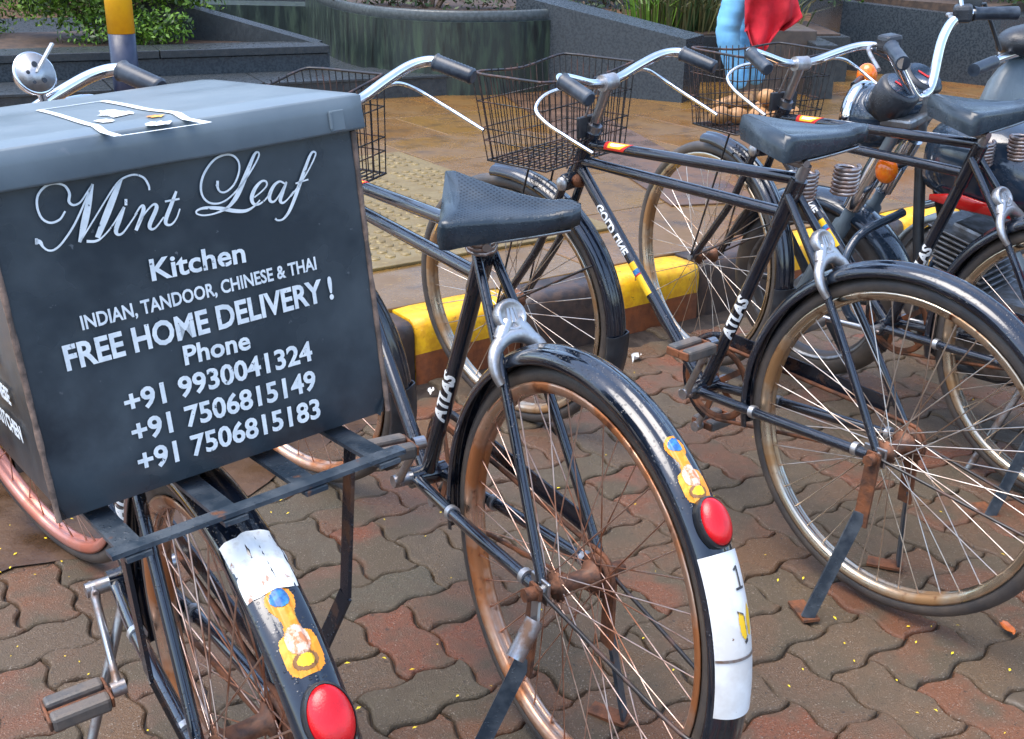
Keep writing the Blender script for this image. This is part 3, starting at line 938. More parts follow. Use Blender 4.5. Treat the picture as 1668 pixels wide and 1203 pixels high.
def make_bike(tag, label, loc, yaw, lean, steer, rimm, spm, paint, crank, saddle, basket=True, lock=True, springs=((-.075, .06), (-.075, -.06)), stand='double', perf=False, plate=None, reflector=False, front_rim=None, group='black roadster bicycles', bar_dz=0.0):
    e = empty('bicycle', label, 'bicycle', (loc[0], loc[1], 0), (lean, 0, yaw), group)
    S = steer_mat(steer); I = Matrix.Identity(4)
    # ---- frame
    fm = MB()
    fm.tube([SEATTOP-SEATDIR*.11, SEATTOP-SEATDIR*.105, SEATTOP-SEATDIR*.085, SEATTOP-SEATDIR*.06, SEATTOP+SEATDIR*.005], [.0165, .0174, .0174, .0180, .0180], 14)
    frame = obj('frame', (fm, paint), e)
    q = MB(); q.tube([BB+Vector((0, -.038, 0)), BB+Vector((0, .038, 0))], .021, 16); obj('bottom_bracket', (q, paint), frame)
    tube_part('seat_tube', BB, SEATTOP, .0150, paint, frame)
    tube_part('top_tube', HT1, ST1, .0132, paint, frame)
    tube_part('lower_top_tube', HT2, ST2, .0128, paint, frame)
    tube_part('down_tube', AX0+AXD*.025, BB, .0142, paint, frame)
    hm = MB(); hm.tube([AX0-AXD*.002, AX0+AXD*.118], .0185, 16)
    for k in (0.0, .116):
        hm.tube([AX0+AXD*(k-.004), AX0+AXD*(k+.008)], .0225, 16)
    obj('head_tube', (hm, paint), frame)
    for sd in (-1, 1):
        Y = Vector((0, sd, 0))
        m = MB(); m.tube(cat([SEATTOP-SEATDIR*.03+Y*.016, SEATTOP*.55+RH*.45+Y*.038, RH+Y*.058+Vector((.005, 0, .01))], 6), .0088, 10)
        obj('seat_stay', (m, paint), frame)
        m = MB(); m.tube(cat([BB+Y*.028+Vector((-.01, 0, 0)), BB*.6+RH*.4+Y*.046, RH+Y*.060+Vector((.02, 0, -.004))], 6), [.0125]*6+[.0115]*5+[.0095]*2 if False else .0112, 10)
        obj('chain_stay', (m, paint), frame)
        m = MB(); m.box(RH+Y*.060+Vector((.006, 0, 0)), (.05, .006, .04), bev=.002)
        m.tube([RH+Y*.056, RH+Y*.078], .0105, 6)
        obj('dropout', (m, M_steel), frame)
        for t_ in (.36, .9):
            m = MB(); p = BB.lerp(RH, t_)+Y*(.044 if t_ < .5 else .058); d_ = (RH-BB).normalized()
            m.tube([p-d_*.006, p+d_*.006], .0142, 12)
            obj('clamp_band', (m, M_cast), frame)
    # seat post and clip
    m = MB(); SP = SEATTOP+SEATDIR*max(.02, (saddle[2]-.062-SEATTOP.z)/SEATDIR.z)
    m.tube([SEATTOP-SEATDIR*.01, SP], .0125, 12)
    obj('seat_post', (m, M_steel), frame)
    # ---- saddle
    sx, sy, sz, sa_, tilt, ssc = saddle
    SM = Matrix.Translation((sx, sy, sz)) @ Matrix.Rotation(sa_, 4, 'Z') @ Matrix.Rotation(tilt, 4, 'X') @ Matrix.Scale(ssc, 4)
    sad = obj('saddle', cached(('saddle', perf), lambda: mk_saddle(perf)), e, SM)
    spr = cached('springs', mk_springs)
    SI = SM.inverted()
    for k, p in enumerate(springs):
        obj('saddle_spring', spr[k], sad, Matrix.Translation((p[0], p[1], p[2] if len(p) > 2 else -.045)))
    um = MB()
    um.tube(cat([(-.06, .05, -.04), (-.02, .035, -.05), (.05, .02, -.045), (.12, .008, -.035)], 5), .0045, 6)
    um.tube(cat([(-.06, -.05, -.04), (-.02, -.035, -.05), (.05, -.02, -.045), (.12, -.008, -.035)], 5), .0045, 6)
    um.tube([(-.02, -.05, -.052), (-.02, .05, -.052)], .008, 8)
    um.tube([(-.03, 0, -.055), SI @ Vector(SP)], .0125, 8)
    obj('saddle_frame', (um, M_steel), sad)
    # ---- fork
    m = MB()
    m.box(AX0-AXD*.018, (.034, .088, .034), Matrix.Rotation(R(-24.5), 3, 'Y'), bev=.008)
    m.tube([AX0-AXD*.02, AX0+AXD*.15], .0125, 10)
    fork = obj('fork', (m, paint), e, S)
    for sd in (-1, 1):
        Y = Vector((0, sd, 0))
        p0 = AX0-AXD*.02+Y*.036; p1 = AX0-AXD*.20+Y*.042
        m = MB(); m.tube(cat([p0, p1, AX0-AXD*.31+Vector((.022, 0, 0))+Y*.046, FH+Y*.050], 6), [.0125]*7+[.0115]*6+[.0095]*6 if False else .0108, 10)
        obj('fork_blade', (m, paint), fork)
        m = MB(); m.tube([FH+Y*.044, FH+Y*.066], .0105, 6)
        obj('axle_nut', (m, M_steel), fork)
    # brass/white crown cap and rusty brake block seen at the crown
    m = MB(); m.ell(AX0-AXD*.018+Vector((-.022, .0, .004)), (.016, .030, .02)); obj('crown_cap', (m, M_rust), fork)
    m = MB(); m.ell(AX0-AXD*.020+Vector((0, .046, 0)), (.016, .010, .018)); obj('crown_bolt', (m, M_cast), fork)
    # ---- wheels
    wheel(e, 'front_wheel', FH, RF-.003, 32, front_rim or rimm, spm, S, False, .07)
    wheel(e, 'rear_wheel', RH, RW, 40, rimm, spm, I, True, .03)
    # ---- mudguards
    m = cached('rfender', lambda: (lambda q: (q.lathe(fender_prof(.3585), R(-12), R(204), 60), q.mesh('rear_mudguard', paint))[1])(MB()))
    rg = obj('rear_mudguard', m, e, Matrix.Translation(RH))
    m = cached('ffender', lambda: (lambda q: (q.lathe(fender_prof(.3625), R(84), R(196), 36), q.mesh('front_mudguard', paint))[1])(MB()))
    fg = obj('front_mudguard', m, e, S @ Matrix.Translation(FH))
    def mk_flap():
        q = MB(); pr = [(.356, -.036), (.366, -.037), (.380, -.03), (.386, 0), (.380, .03), (.366, .037), (.356, .036), (.358, .034), (.366, .034), (.377, .028), (.382, 0), (.377, -.028), (.366, -.034), (.358, -.034)]
        q.lathe([(r_+.002, y_) for r_, y_ in pr], R(180), R(216), 12); return q.mesh('mud_flap', M_blkpl)
    obj('mud_flap', cached('flap', mk_flap), fg)
    for sd in (-1, 1):
        m = MB(); a_ = R(150); m.tube(cat([Vector((0, sd*.055, 0)), Vector((.30*math.cos(a_), sd*.046, .30*math.sin(a_))), Vector((.36*math.cos(a_), sd*.034, .36*math.sin(a_)))], 5), .0028, 6)
        obj('stay', (m, M_wire), fg)
        m = MB(); a_ = R(188); m.tube(cat([Vector((0, sd*.066, 0)), Vector((.30*math.cos(a_), sd*.05, .30*math.sin(a_))), Vector((.358*math.cos(a_), sd*.034, .358*math.sin(a_)))], 5), .0034, 6)
        obj('stay', (m, M_wire), rg)
    # ---- handlebar, stem, levers, rods
    CL = Vector((.862, 0, .977))
    m = MB(); m.tube([AX0+AXD*.118, CL-Vector((0, 0, .012))], .0125, 12)
    m.tube([AX0+AXD*.124, AX0+AXD*.142], .019, 8)
    stem = obj('stem', (m, M_steel), e, S @ Matrix.Translation((0, 0, bar_dz)))
    m = MB(); m.tube([CL+Vector((0, -.022, 0)), CL+Vector((0, .022, 0))], .0195, 14)
    obj('clamp', (m, M_cast), stem)
    half = [Vector((.862, 0, .977)), Vector((.866, .05, .980)), Vector((.858, .12, 1.000)), Vector((.845, .180, 1.016)), Vector((.822, .216, 1.020)), Vector((.790, .228, 1.013)), Vector((.735, .234, .996))]
    lft = cat(half, 6)
    rgt = [Vector((p.x, -p.y, p.z)) for p in lft]
    m = MB(); m.tube(rgt[::-1]+lft[1:], .0112, 12)
    bar = obj('handlebar', (m, M_chrome), e, S @ Matrix.Translation((0, 0, bar_dz)))
    for sd in (-1, 1):
        F = lambda v: Vector((v[0], v[1]*sd, v[2]))
        g0, g1 = F((.812, .2215, 1.0185)), F((.722, .2352, .990))
        m = MB(); pts = []; rs = []
        for k in range(25):
            t_ = k/24; pts.append(g0.lerp(g1, t_)); rs.append((.0165 if 0 < k < 24 else .0135)+(.0008 if k % 2 else -.0003)+(.002 if k == 1 else 0))
        m.tube(pts, rs, 16)
        obj('grip', (m, M_grip), bar)
        m = MB(); m.tube(cat([F(p) for p in ((.858, .085, .984), (.872, .13, .985), (.888, .19, .975), (.880, .232, .952), (.84, .244, .928), (.78, .243, .904), (.712, .238, .878))], 6), .0043, 8)
        obj('brake_lever', (m, M_chrome), bar)
        m = MB(); m.tube([F((.858, .085, .984)), F((.858, .02, .975))], .0045, 8); m.tube([F((.88, .02, .965)), F((.972, .02, .76))], .0033, 6)
        obj('brake_rod', (m, M_steel), bar)
    # ---- basket
    if basket:
        x0, x1, w, zt, zb = .915, 1.137, .172, .996, .785
        ins = .022
        bk = MB()
        def rect(z, k, r_):
            a_, b_, ww = x0+k*.5, x1-k, w-k
            bk.tube([(a_, -ww, z), (b_, -ww, z), (b_, ww, z), (a_, ww, z)], r_, 6, closed=True)
        def rimpath():
            a_, b_ = x0, x1
            return cat([(a_, -w, zt), ((a_+b_)/2, -w, zt), (b_-.03, -w+.002, zt), (b_, -w+.03, zt), (b_, 0, zt-.012), (b_, w-.03, zt), (b_-.03, w-.002, zt), ((a_+b_)/2, w, zt), (a_, w, zt)], 4)
        bk.tube(rimpath(), .0033, 6); bk.tube([(x0, -w, zt), (x0, 0, zt-.02), (x0, w, zt)], .0033, 6)
        rect(zb, ins, .0028)
        bask = obj('basket', (bk, M_wire), e, S)
        def wire(a_, b_, r_=.0019):
            q = MB(); q.tube([a_, b_], r_, 4, cap=False); obj('wire', (q, M_wire), bask)
        nw = 15
        for k in range(nw+1):
            t_ = -1+2*k/nw
            wire((x1, t_*w, zt), (x1-ins, t_*(w-ins), zb)); wire((x0, t_*w, zt-.01), (x0+ins*.5, t_*(w-ins), zb))
        for k in range(1, 11):
            x = x0+(x1-x0)*k/11; xb = x0+ins*.5+(x1-x0-1.5*ins)*k/11
            for sd in (-1, 1):
                wire((x, sd*w, zt), (xb, sd*(w-ins), zb))
            wire((xb, -(w-ins), zb), (xb, w-ins, zb))
        for k in range(1, 10):
            t_ = -1+2*k/10
            wire((x0+ins*.5, t_*(w-ins), zb-.002), (x1-ins, t_*(w-ins), zb-.002))
        for z_, in ((.835,), (.865,), (.93,)):
            k = ins*(zt-z_)/(zt-zb); q = MB()
            q.tube([(x0+k*.5, -(w-k), z_), (x1-k, -(w-k), z_), (x1-k, w-k, z_), (x0+k*.5, w-k, z_)], .0016, 4, closed=True)
            obj('wire', (q, M_wire), bask)
        for sd in (-1, 1):
            q = MB(); q.tube([(1.06, sd*.05, zb), FH+Vector((0, sd*.062, 0))], .0030, 6); obj('basket_strut', (q, M_wire), bask)
        q = MB(); q.box((x0+.0, 0, .87), (.012, .09, .05), bev=.003); q.tube([(x0, 0, .87), AX0+AXD*.14], .008, 6); obj('bracket', (q, M_blkpl), bask)
    # ---- drivetrain (on the bicycle's right)
    m = MB(); cr_c = BB+Vector((0, -.048, 0))
    for k in range(3):
        pass
    m.lathe([(.078, -.0015), (.092, -.0015), (.0945, 0), (.092, .0015), (.078, .0015)], n=46, c=tuple(cr_c))
    for k in range(5):
        a_ = 2*PI*k/5; m.strip(cr_c, cr_c+Vector((.08*math.cos(a_), 0, .08*math.sin(a_))), .014, .003, (0, 1, 0))
    obj('chainring', (m, M_rust), e)
    m = MB(); rc = RH+Vector((0, -.048, 0))
    path = []
    dv = (rc-cr_c); base_a = math.atan2(dv.z, dv.x)
    for k in range(15):
        a_ = base_a+PI/2+.13-(PI+.26)*k/14*-1 if False else base_a-PI/2-(PI)*k/14
        path.append(cr_c+Vector((.094*math.cos(a_), 0, .094*math.sin(a_))))
    for k in range(9):
        a_ = base_a-PI/2-PI-PI*k/8
        path.append(rc+Vector((.038*math.cos(a_), 0, .038*math.sin(a_))))
    m.tube(path, .0048, 5, closed=True)
    obj('chain', (m, M_rust), e)
    m = MB()
    m.strip(cr_c+Vector((-.02, -.012, .108)), rc+Vector((.06, -.012, .056)), .034, .004, (0, 1, 0))
    m.lathe([(.100, -.014), (.118, -.014), (.118, -.010), (.100, -.010)], R(-70), R(100), 24, c=tuple(cr_c))
    obj('chain_guard', (m, M_paint2), e)
    for sd, a_ in ((1, crank), (-1, crank+PI)):
        Y = Vector((0, sd, 0))
        cc = BB+Y*.062; ce = cc+Vector((.165*math.cos(a_), sd*.014, .165*math.sin(a_)))
        m = MB(); m.tube([cc, cc.lerp(ce, .15), cc.lerp(ce, .85), ce], [.0135, .0095, .0085, .011], 10, flat=.75)
        m.tube([cc-Y*.030, cc+Y*.012], .0125, 12); m.tube([ce-Y*.011, ce+Y*.011], .0125, 12)
        m.tube([cc+Vector((-.018, 0, .0)), cc+Vector((.018, 0, 0))], .005, 8)
        ck = obj('crank', (m, M_steel), e)
        pc = ce+Y*.062
        m = MB(); m.tube([ce+Y*.01, ce+Y*.112], .006, 8)
        for k in (-1, 1):
            m.box(ce+Y*(.062+k*.046), (.062, .005, .018), bev=.002)
        ped = obj('pedal', (m, M_rust), e)
        for k in (-1, 1):
            m = MB(); m.box(pc+Vector((k*.021, 0, 0)), (.026, .088, .026), bev=.006); obj('pedal_rubber', (m, M_pedal), ped)
    # ---- lock, stand
    if lock:
        ring_lock(e)
    if stand == 'double':
        for sd in (-1, 1):
            Y = Vector((0, sd, 0)); m = MB()
            k1 = RH+Y*.080+Vector((.004, 0, -.150)); k2 = Vector((.040, sd*.165, .010))
            a0_ = RH+Y*.072
            m.strip(a0_+Vector((0, 0, .012)), k1, .030, .006, (0, 1, 0)); m.tube([a0_-Y*.004, a0_+Y*.022], .012, 6)
            sl_ = obj('stand_leg', (m, M_rust), e)
            m = MB(); m.strip(k1+Vector((0, sd*.004, .03)), k2, .027, .006, (-.8, .55*sd, .3)); obj('stand_blade', (m, M_bar), sl_)
            m = MB(); m.strip(k2+Vector((-.012, 0, -.002)), k2+Vector((.055, -.035*sd, -.004)), .036, .006); obj('stand_foot', (m, M_rust), sl_)
    # ---- marks
    tx = text_mesh('ATLAS', .036, .0014, 1.05, .2)
    a_, b_ = BB+SEATDIR*.12, BB+SEATDIR*.30
    tx = wrap_on_tube(tx, a_, b_, .0150, Vector((-.5, .86, .2)), flip=True)
    tx.materials.append(M_decalw); obj('lettering', tx, frame)
    dd = (ST1-HT1).normalized(); p0 = HT1+dd*.075
    for k, (mt, o1, o2, ph) in enumerate(((M_decalr, 0, .075, 0), (M_decaly, .012, .066, .0), (M_decalw, .02, .055, 0))):
        q = MB(); nn = 7; hv = [.0132+.0004*(k+1)]*2
        a1_, b1_ = p0+dd*o1, p0+dd*o2
        f = Vector((0, .75, .66)); f = (f-dd*f.dot(dd)).normalized(); s2 = f.cross(dd); vs = []
        spn = (1.0, .62, .26)[k]
        for i in range(nn):
            th = -spn+2*spn*i/(nn-1)
            r_ = hv[0]
            for pt, sk in ((a1_, 0), (b1_, .012)):
                vs.append(pt+dd*sk*(th/spn)+f*(r_*math.cos(th))+s2*(r_*math.sin(th)))
        q.add(vs, [(2*i, 2*i+1, 2*i+3, 2*i+2) for i in range(nn-1)], True)
        obj('top_tube_sticker', (q, mt), frame)
    # down-tube lettering
    DT0, DT1 = AX0+AXD*.025, BB
    ddt = (DT1-DT0).normalized()
    tx = text_mesh('GOLD LINE', .028, .0009, 1.0, .0)
    tx = wrap_on_tube(tx, DT0+ddt*.10, DT0+ddt*.28, .0142, Vector((.25, .75, .3)))
    tx.materials.append(M_decalw); obj('lettering', tx, frame)
    q = MB(); f = Vector((.25, .75, .3)); f = (f-ddt*f.dot(ddt)).normalized(); s2 = f.cross(ddt)
    for (o1, o2, mi) in ((.285, .305, 0), (.305, .318, 1), (.318, .322, 2), (.322, .375, 0)):
        q.mi = mi; vs = []
        for i in range(7):
            th = -.8+1.6*i/6
            for o_ in (o1, o2):
                vs.append(DT0+ddt*o_+f*(.0148*math.cos(th))+s2*(.0148*math.sin(th)))
        q.add(vs, [(2*i, 2*i+1, 2*i+3, 2*i+2) for i in range(6)], True)
    obj('down_tube_sticker', (q, M_decaly, M_decalb, M_decalr), frame)
    return e, frame, rg, bar

def plate_rad(y):
    return .3585+.0235-.016*(abs(y)/.0325)**2.2
def fender_patch(a0, a1, y0, y1, Rb, off, n=10, ny=8, own=None):
    """thin sheet that follows the crowned mudguard surface between two angles"""
    prof = [(Rb-.006, .0315), (Rb+.007, .0305), (Rb+.0135, .0235), (Rb+.0165, .014), (Rb+.0165, .010), (Rb+.0205, .0065), (Rb+.0215, 0)]
    def rad(y):
        y = abs(y)
        for (r1, y1_), (r2, y2_) in zip(prof, prof[1:]):
            if y2_ <= y <= y1_:
                t_ = (y1_-y)/(y1_-y2_); return r1+(r2-r1)*t_
        return prof[0][0]
    m = MB(); vs = []
    for i in range(n+1):
        a_ = a0+(a1-a0)*i/n
        for k in range(ny+1):
            y = y0+(y1-y0)*k/ny; r_ = (own or rad)(y)+off
            vs.append((r_*math.cos(a_), y, r_*math.sin(a_)))
    W_ = ny+1
    m.add(vs, [(i*W_+k, i*W_+k+1, (i+1)*W_+k+1, (i+1)*W_+k) for i in range(n) for k in range(ny)], True)
    return m, rad
def inside(pts, x, y):
    r_ = False; n = len(pts)
    for i in range(n):
        (x1, y1), (x2, y2) = pts[i], pts[(i+1) % n]
        if (y1 > y) != (y2 > y) and x < (x2-x1)*(y-y1)/(y2-y1)+x1:
            r_ = not r_
    return r_
def clip_patch(pts, ac, off, Rb=.3585, st_=.0011, own=None):
    """pts: (arc length back from ac, y) outline; returns the mudguard surface inside it, lifted by off"""
    _, rad = fender_patch(0, .1, -.01, .01, Rb, 0)
    rad = own or rad
    m = MB(); s0, s1 = min(p[0] for p in pts), max(p[0] for p in pts); y0, y1 = min(p[1] for p in pts), max(p[1] for p in pts)
    ns_, ny_ = int((s1-s0)/st_)+1, int((y1-y0)/st_)+1
    idx_ = {}; vs = []; fs = []
    def vid(i, k):
        if (i, k) not in idx_:
            s_ = s0+i*st_; y = y0+k*st_; a_ = ac+s_/.378; r_ = rad(y)+off
            idx_[(i, k)] = len(vs); vs.append((r_*math.cos(a_), y, r_*math.sin(a_)))
        return idx_[(i, k)]
    for i in range(ns_):
        for k in range(ny_):
            if inside(pts, s0+(i+.5)*st_, y0+(k+.5)*st_):
                fs.append((vid(i, k), vid(i, k+1), vid(i+1, k+1), vid(i+1, k)))
    m.add(vs, fs, True)
    return m
def trophy_sticker(rg, ac, Rb=.3585):
    """orange cup-shaped sticker with a blue round top"""
    L = .092
    def shape(pts, off, mt, name):
        obj(name, (clip_patch(pts, ac, off, Rb), mt), rg)
    base = []
    prof = [(-.050, .006), (-.044, .013), (-.036, .016), (-.026, .014), (-.018, .0095), (-.008, .008), (.002, .010), (.006, .018), (.016, .0205), (.034, .0205), (.044, .018), (.049, .010)]
    base = [(s_, y) for s_, y in prof]+[(s_, -y) for s_, y in prof[::-1]]
    shape(base, .0006, M_decalo, 'sticker')
    shape([(-.036+.0105*math.cos(2*PI*k/14), .0105*math.sin(2*PI*k/14)) for k in range(14)], .0016, M_decalb, 'sticker')
    shape([(.012+.016*math.cos(2*PI*k/18), .013*math.sin(2*PI*k/18)) for k in range(18)], .0014, M_decalp, 'sticker')
    shape([(.034+.010*math.cos(2*PI*k/14), .014*math.sin(2*PI*k/14)) for k in range(14)], .0014, M_decalk, 'sticker')
    shape([(.034+.0065*math.cos(2*PI*k/14), .0095*math.sin(2*PI*k/14)) for k in range(14)], .0018, M_decaly, 'sticker')
def reflector(rg, ac, Rb=.3585, sc=1.0):
    """oval red reflector bolted to the back of the mudguard"""
    rd = Vector((math.cos(ac), 0, math.sin(ac))); tg = Vector((-math.sin(ac), 0, math.cos(ac))); Y = Vector((0, 1, 0))
    rot = Matrix((tg, Y, rd)).transposed()
    c = rd*(Rb+.024)
    m = MB(); q = MB()
    q.lathe([(.0001, -.008), (1.06, -.008), (1.06, .004), (.98, .007)], n=30, closed_prof=False, axis='Z')
    m.add([rot @ Vector((v[0]*.0335*sc, v[1]*.0235*sc, v[2]))+c for v in q.v], q.f, True)
    o = obj('reflector_housing', (m, M_blkpl), rg)
    m = MB(); q = MB()
    pr = [(1.0*math.cos(t_), .005+.014*math.sin(t_)) for t_ in [R(k*12) for k in range(8)]]+[(.0001, .019)]
    q.lathe(pr, n=30, closed_prof=False, axis='Z')
    m.add([rot @ Vector((v[0]*.0325*sc, v[1]*.0225*sc, v[2]))+c for v in q.v], q.f, True)
    obj('red_reflector', (m, M_red), rg)

# bicycle carrying the delivery box
bA, frA, rgA, barA = make_bike('A', 'black bicycle at far left carrying the big lettered delivery box', (-.3164, 1.1717), 2.1717, -.0565, .29, M_rim, M_spoke, M_paint, R(222), (.285, 0, .90, 0, 0, 1), basket=False, lock=False, stand='none', front_rim=M_rim3, bar_dz=.022)
bB, frB, rgB, barB = make_bike('B', 'black bicycle with perforated saddle and white numbered plate on its mudguard', (.0958, 1.5214), 2.1305, .0306, .42, M_rim, M_spoke, M_paint, R(130), (.272, -.002, .905, R(-122), R(17), .95), springs=((-.03, .035, -.01), (-.03, -.02, -.01)), perf=True)
bC, frC, rgC, barC = make_bike('C', 'black bicycle with smooth saddle, whole rear wheel on its stand at right', (.7685, 2.0339), 2.2722, -.0027, .142, M_rim2, M_spoke2, M_paint, R(116), (.306, -.015, .945, R(-112), R(5), 1), springs=((.03, .025, -.088), (.112, .0, -.072)))
bD, frD, rgD, barD = make_bike('D', 'black bicycle cut by the right edge, tan lumps in its basket', (1.3288, 2.4878), 2.2140, -.0637, -.1455, M_rim2, M_spoke2, M_paint, R(-3), (.306, -.015, .935, R(-112), R(5), 1), springs=((.03, .025, -.088), (.112, .0, -.072)))
# rear mudguard marks
trophy_sticker(rgB, R(127.5)); reflector(rgB, R(139.5))
trophy_sticker(rgA, R(127.5)); reflector(rgA, R(142), sc=1.05)
reflector(rgC, R(146)); reflector(rgD, R(142))
m, _ = fender_patch(R(108.5), R(120.5), -.034, .030, .3585, .0012, 14, 10)
rr = random.Random(5)
m.v = [(x+rr.gauss(0, .0003), y+.0035*noise.noise(Vector((x*60, y*60, z*60))), z+rr.gauss(0, .0003)) for x, y, z in m.v]
obj('torn_sticker', (m, M_paper), rgA)
m, _ = fender_patch(R(145.5), R(179.5), -.0325, .0325, .3585, .001, 24, 40, plate_rad)
m2, _ = fender_patch(R(145.5), R(179.5), -.0325, .0325, .3585, .0012, 20, 12)
pl = obj('white_plate', (m, M_white), rgB)
m, _ = fender_patch(R(166.3), R(166.9), -.0328, .0328, .3585, .0026, 1, 30, plate_rad); obj('plate_wire', (m, M_steel), rgB)
def on_fender(me, ac, y0, Rb=.3585, off=.0040):
    _, rad = fender_patch(0, .1, -.01, .01, Rb, 0)
    for v in me.vertices:
        y = y0-v.co.x; a_ = ac-v.co.y/.378; r_ = rad(y)+off+max(0, v.co.z)*.5
        v.co = Vector((r_*math.cos(a_), y, r_*math.sin(a_)))
    return me
PC = R(162.5)
def plate_shape(pts, mt, nm):
    obj(nm, (clip_patch(pts, PC, .0022, own=plate_rad), mt), rgB)
# numeral one with serif foot, then the yellow winged mark
b1 = -.092; yo = -.013
plate_shape([(b1, yo-.002), (b1, yo+.001), (b1+.004, yo+.007), (b1+.006, yo+.006), (b1+.004, yo+.001), (b1+.028, yo+.001), (b1+.028, yo+.008), (b1+.031, yo+.008), (b1+.031, yo-.008), (b1+.028, yo-.008), (b1+.028, yo-.002)], M_ink, 'plate_number')
b2 = -.034
plate_shape([(b2, yo+.012), (b2+.006, yo+.003), (b2+.034, yo+.001), (b2+.038, yo+.005), (b2+.030, yo+.011), (b2+.012, yo+.013)], M_decaly, 'plate_mark')
plate_shape([(b2-.008, yo-.009), (b2+.010, yo-.002), (b2+.032, yo-.003), (b2+.036, yo-.008), (b2+.022, yo-.0115), (b2+.004, yo-.013)], M_decaly, 'plate_mark')
plate_shape([(b2-.002, yo+.0135), (b2+.004, yo+.0025), (b2+.040, yo-.0005), (b2+.044, yo+.004), (b2+.040, yo+.006), (b2+.036, yo+.001), (b2+.007, yo+.0040), (b2+.0015, yo+.0135)], M_ink, 'plate_mark')
# peg on the near axle of the middle bicycle
m = MB(); m.tube([RH+Vector((-.02, .085, -.035)), RH+Vector((-.03, .125, -.085))], .015, 14, cap=False); m.tube([RH+Vector((-.022, .088, -.038)), RH+Vector((-.03, .12, -.08))], .0115, 12)
m.strip(RH+Vector((0, .07, 0)), RH+Vector((-.02, .085, -.05)), .02, .005, (0, 1, 0))
obj('axle_peg', (m, M_steel), bB)
# bell on the delivery bicycle, thumb lever standing up, base plate towards the rider
SA = steer_mat(.29)
bell_c = Vector((.845, -.088, 1.068))
ax = (Vector((-.92, -.12, .38))).normalized()
rot = ax.to_track_quat('Z', 'Y').to_matrix()
m = MB(); q = MB()
q.lathe([(.0001, -.028), (.018, -.026), (.03, -.018), (.0355, -.004), (.0365, .002), (.034, .003), (.0001, .003)], n=32, closed_prof=False, axis='Z')
m.add([rot @ Vector(v)+bell_c for v in q.v], q.f, True)
m.tube([bell_c-Vector((0, 0, .03)), bell_c-Vector((0, 0, .055))], .007, 8)
bell = obj('bell', (m, M_chrome), bA, SA)
m = MB(); q = MB()
q.lathe([(.0001, .0035), (.031, .0035), (.033, .0055), (.0001, .006)], n=32, closed_prof=False, axis='Z')
m.add([rot @ Vector(v)+bell_c for v in q.v], q.f, True)
obj('base_plate', (m, M_cast), bell)
for (x, y, r_) in ((.004, .013, .005), (-.014, .004, .0035), (.006, -.016, .0045), (-.012, -.014, .003)):
    m = MB(); q = MB(); q.lathe([(.0001, .0066), (r_, .0066), (r_, .006)], n=10, closed_prof=False, axis='Z')
    m.add([rot @ (Vector(v)+Vector((x, y, 0)))+bell_c for v in q.v], q.f); obj('rivet', (m, M_blkpl), bell)
m = MB(); m.strip(bell_c+rot @ Vector((0, 0, .006)), bell_c+Vector((.0, -.045, .038)), .008, .003); obj('thumb_lever', (m, M_cast), bell)
# striped bands at the bottom bracket of the delivery bicycle
for k, mt in enumerate((M_decalr, M_decaly, M_decaly, M_blkpl)):
    m = MB(); a_ = BB+SEATDIR*(.085-k*.016); m.tube([a_, a_-SEATDIR*.012], .0157, 14, cap=False); obj('striped_band', (m, mt), frA)

# ------------------------------------------------------------------ delivery box and the carrier under it
BOXM = Matrix.Translation((-.3015, 1.1151, .7685)) @ Matrix.Rotation(2.2341, 4, 'Z') @ Matrix.Rotation(-.0592, 4, 'X') @ Matrix.Rotation(.0803, 4, 'Y')
BW, BD, BH = .4018, .3677, .3792
BWs = BW-.012
A_M = Matrix.Translation((-.3164, 1.1717, 0)) @ Matrix.Rotation(2.1717, 4, 'Z') @ Matrix.Rotation(-.0565, 4, 'X')
TOA = A_M.inverted() @ BOXM
def tb(x, y, z):
    return TOA @ Vector((x, y, z))
upb = (TOA.to_3x3() @ Vector((0, 0, 1)))
cm_ = MB()
cm_.strip(tb(-.085, .175, -.008), tb(-.085, -.16, -.008), .019, .005, upb)
cm_.strip(tb(.30, .16, -.008), tb(.30, -.16, -.008), .024, .006, upb)
carrier = obj('carrier', (cm_, M_bar), bA)
for y in (.150, .048, -.045, -.137):
    m = MB(); m.strip(tb(-.098, y, -.0145 if abs(y) < .1 else -.0145), tb(.33, y, -.0145), .026, .005, upb); obj('carrier_bar', (m, M_bar), carrier)
for sd in (-1, 1):
    m = MB(); p0 = tb(.0, sd*.14, -.018); p1 = RH+Vector((-.005, sd*.075, .02))
    pm_ = p0.lerp(p1, .55)+Vector((-.03, sd*.02, .0))
    for a_, b_ in ((p0, pm_), (pm_, p1)):
        m.strip(a_, b_, .022, .005, (0, sd, .2))
    obj('carrier_stay', (m, M_paint2), carrier)
    m = MB(); m.strip(tb(.30, sd*.08, -.014), SEATTOP-SEATDIR*.09+Vector((0, sd*.018, 0)), .018, .004, upb); obj('carrier_stay', (m, M_paint2), carrier)
# side stand of the leaning delivery bicycle
m = MB(); m.tube([BB+Vector((-.05, .03, -.01)), Vector((.40, .17, .012))], .008, 8); m.box((.40, .175, .012), (.04, .03, .012), bev=.003)
obj('side_stand', (m, M_steel), bA)

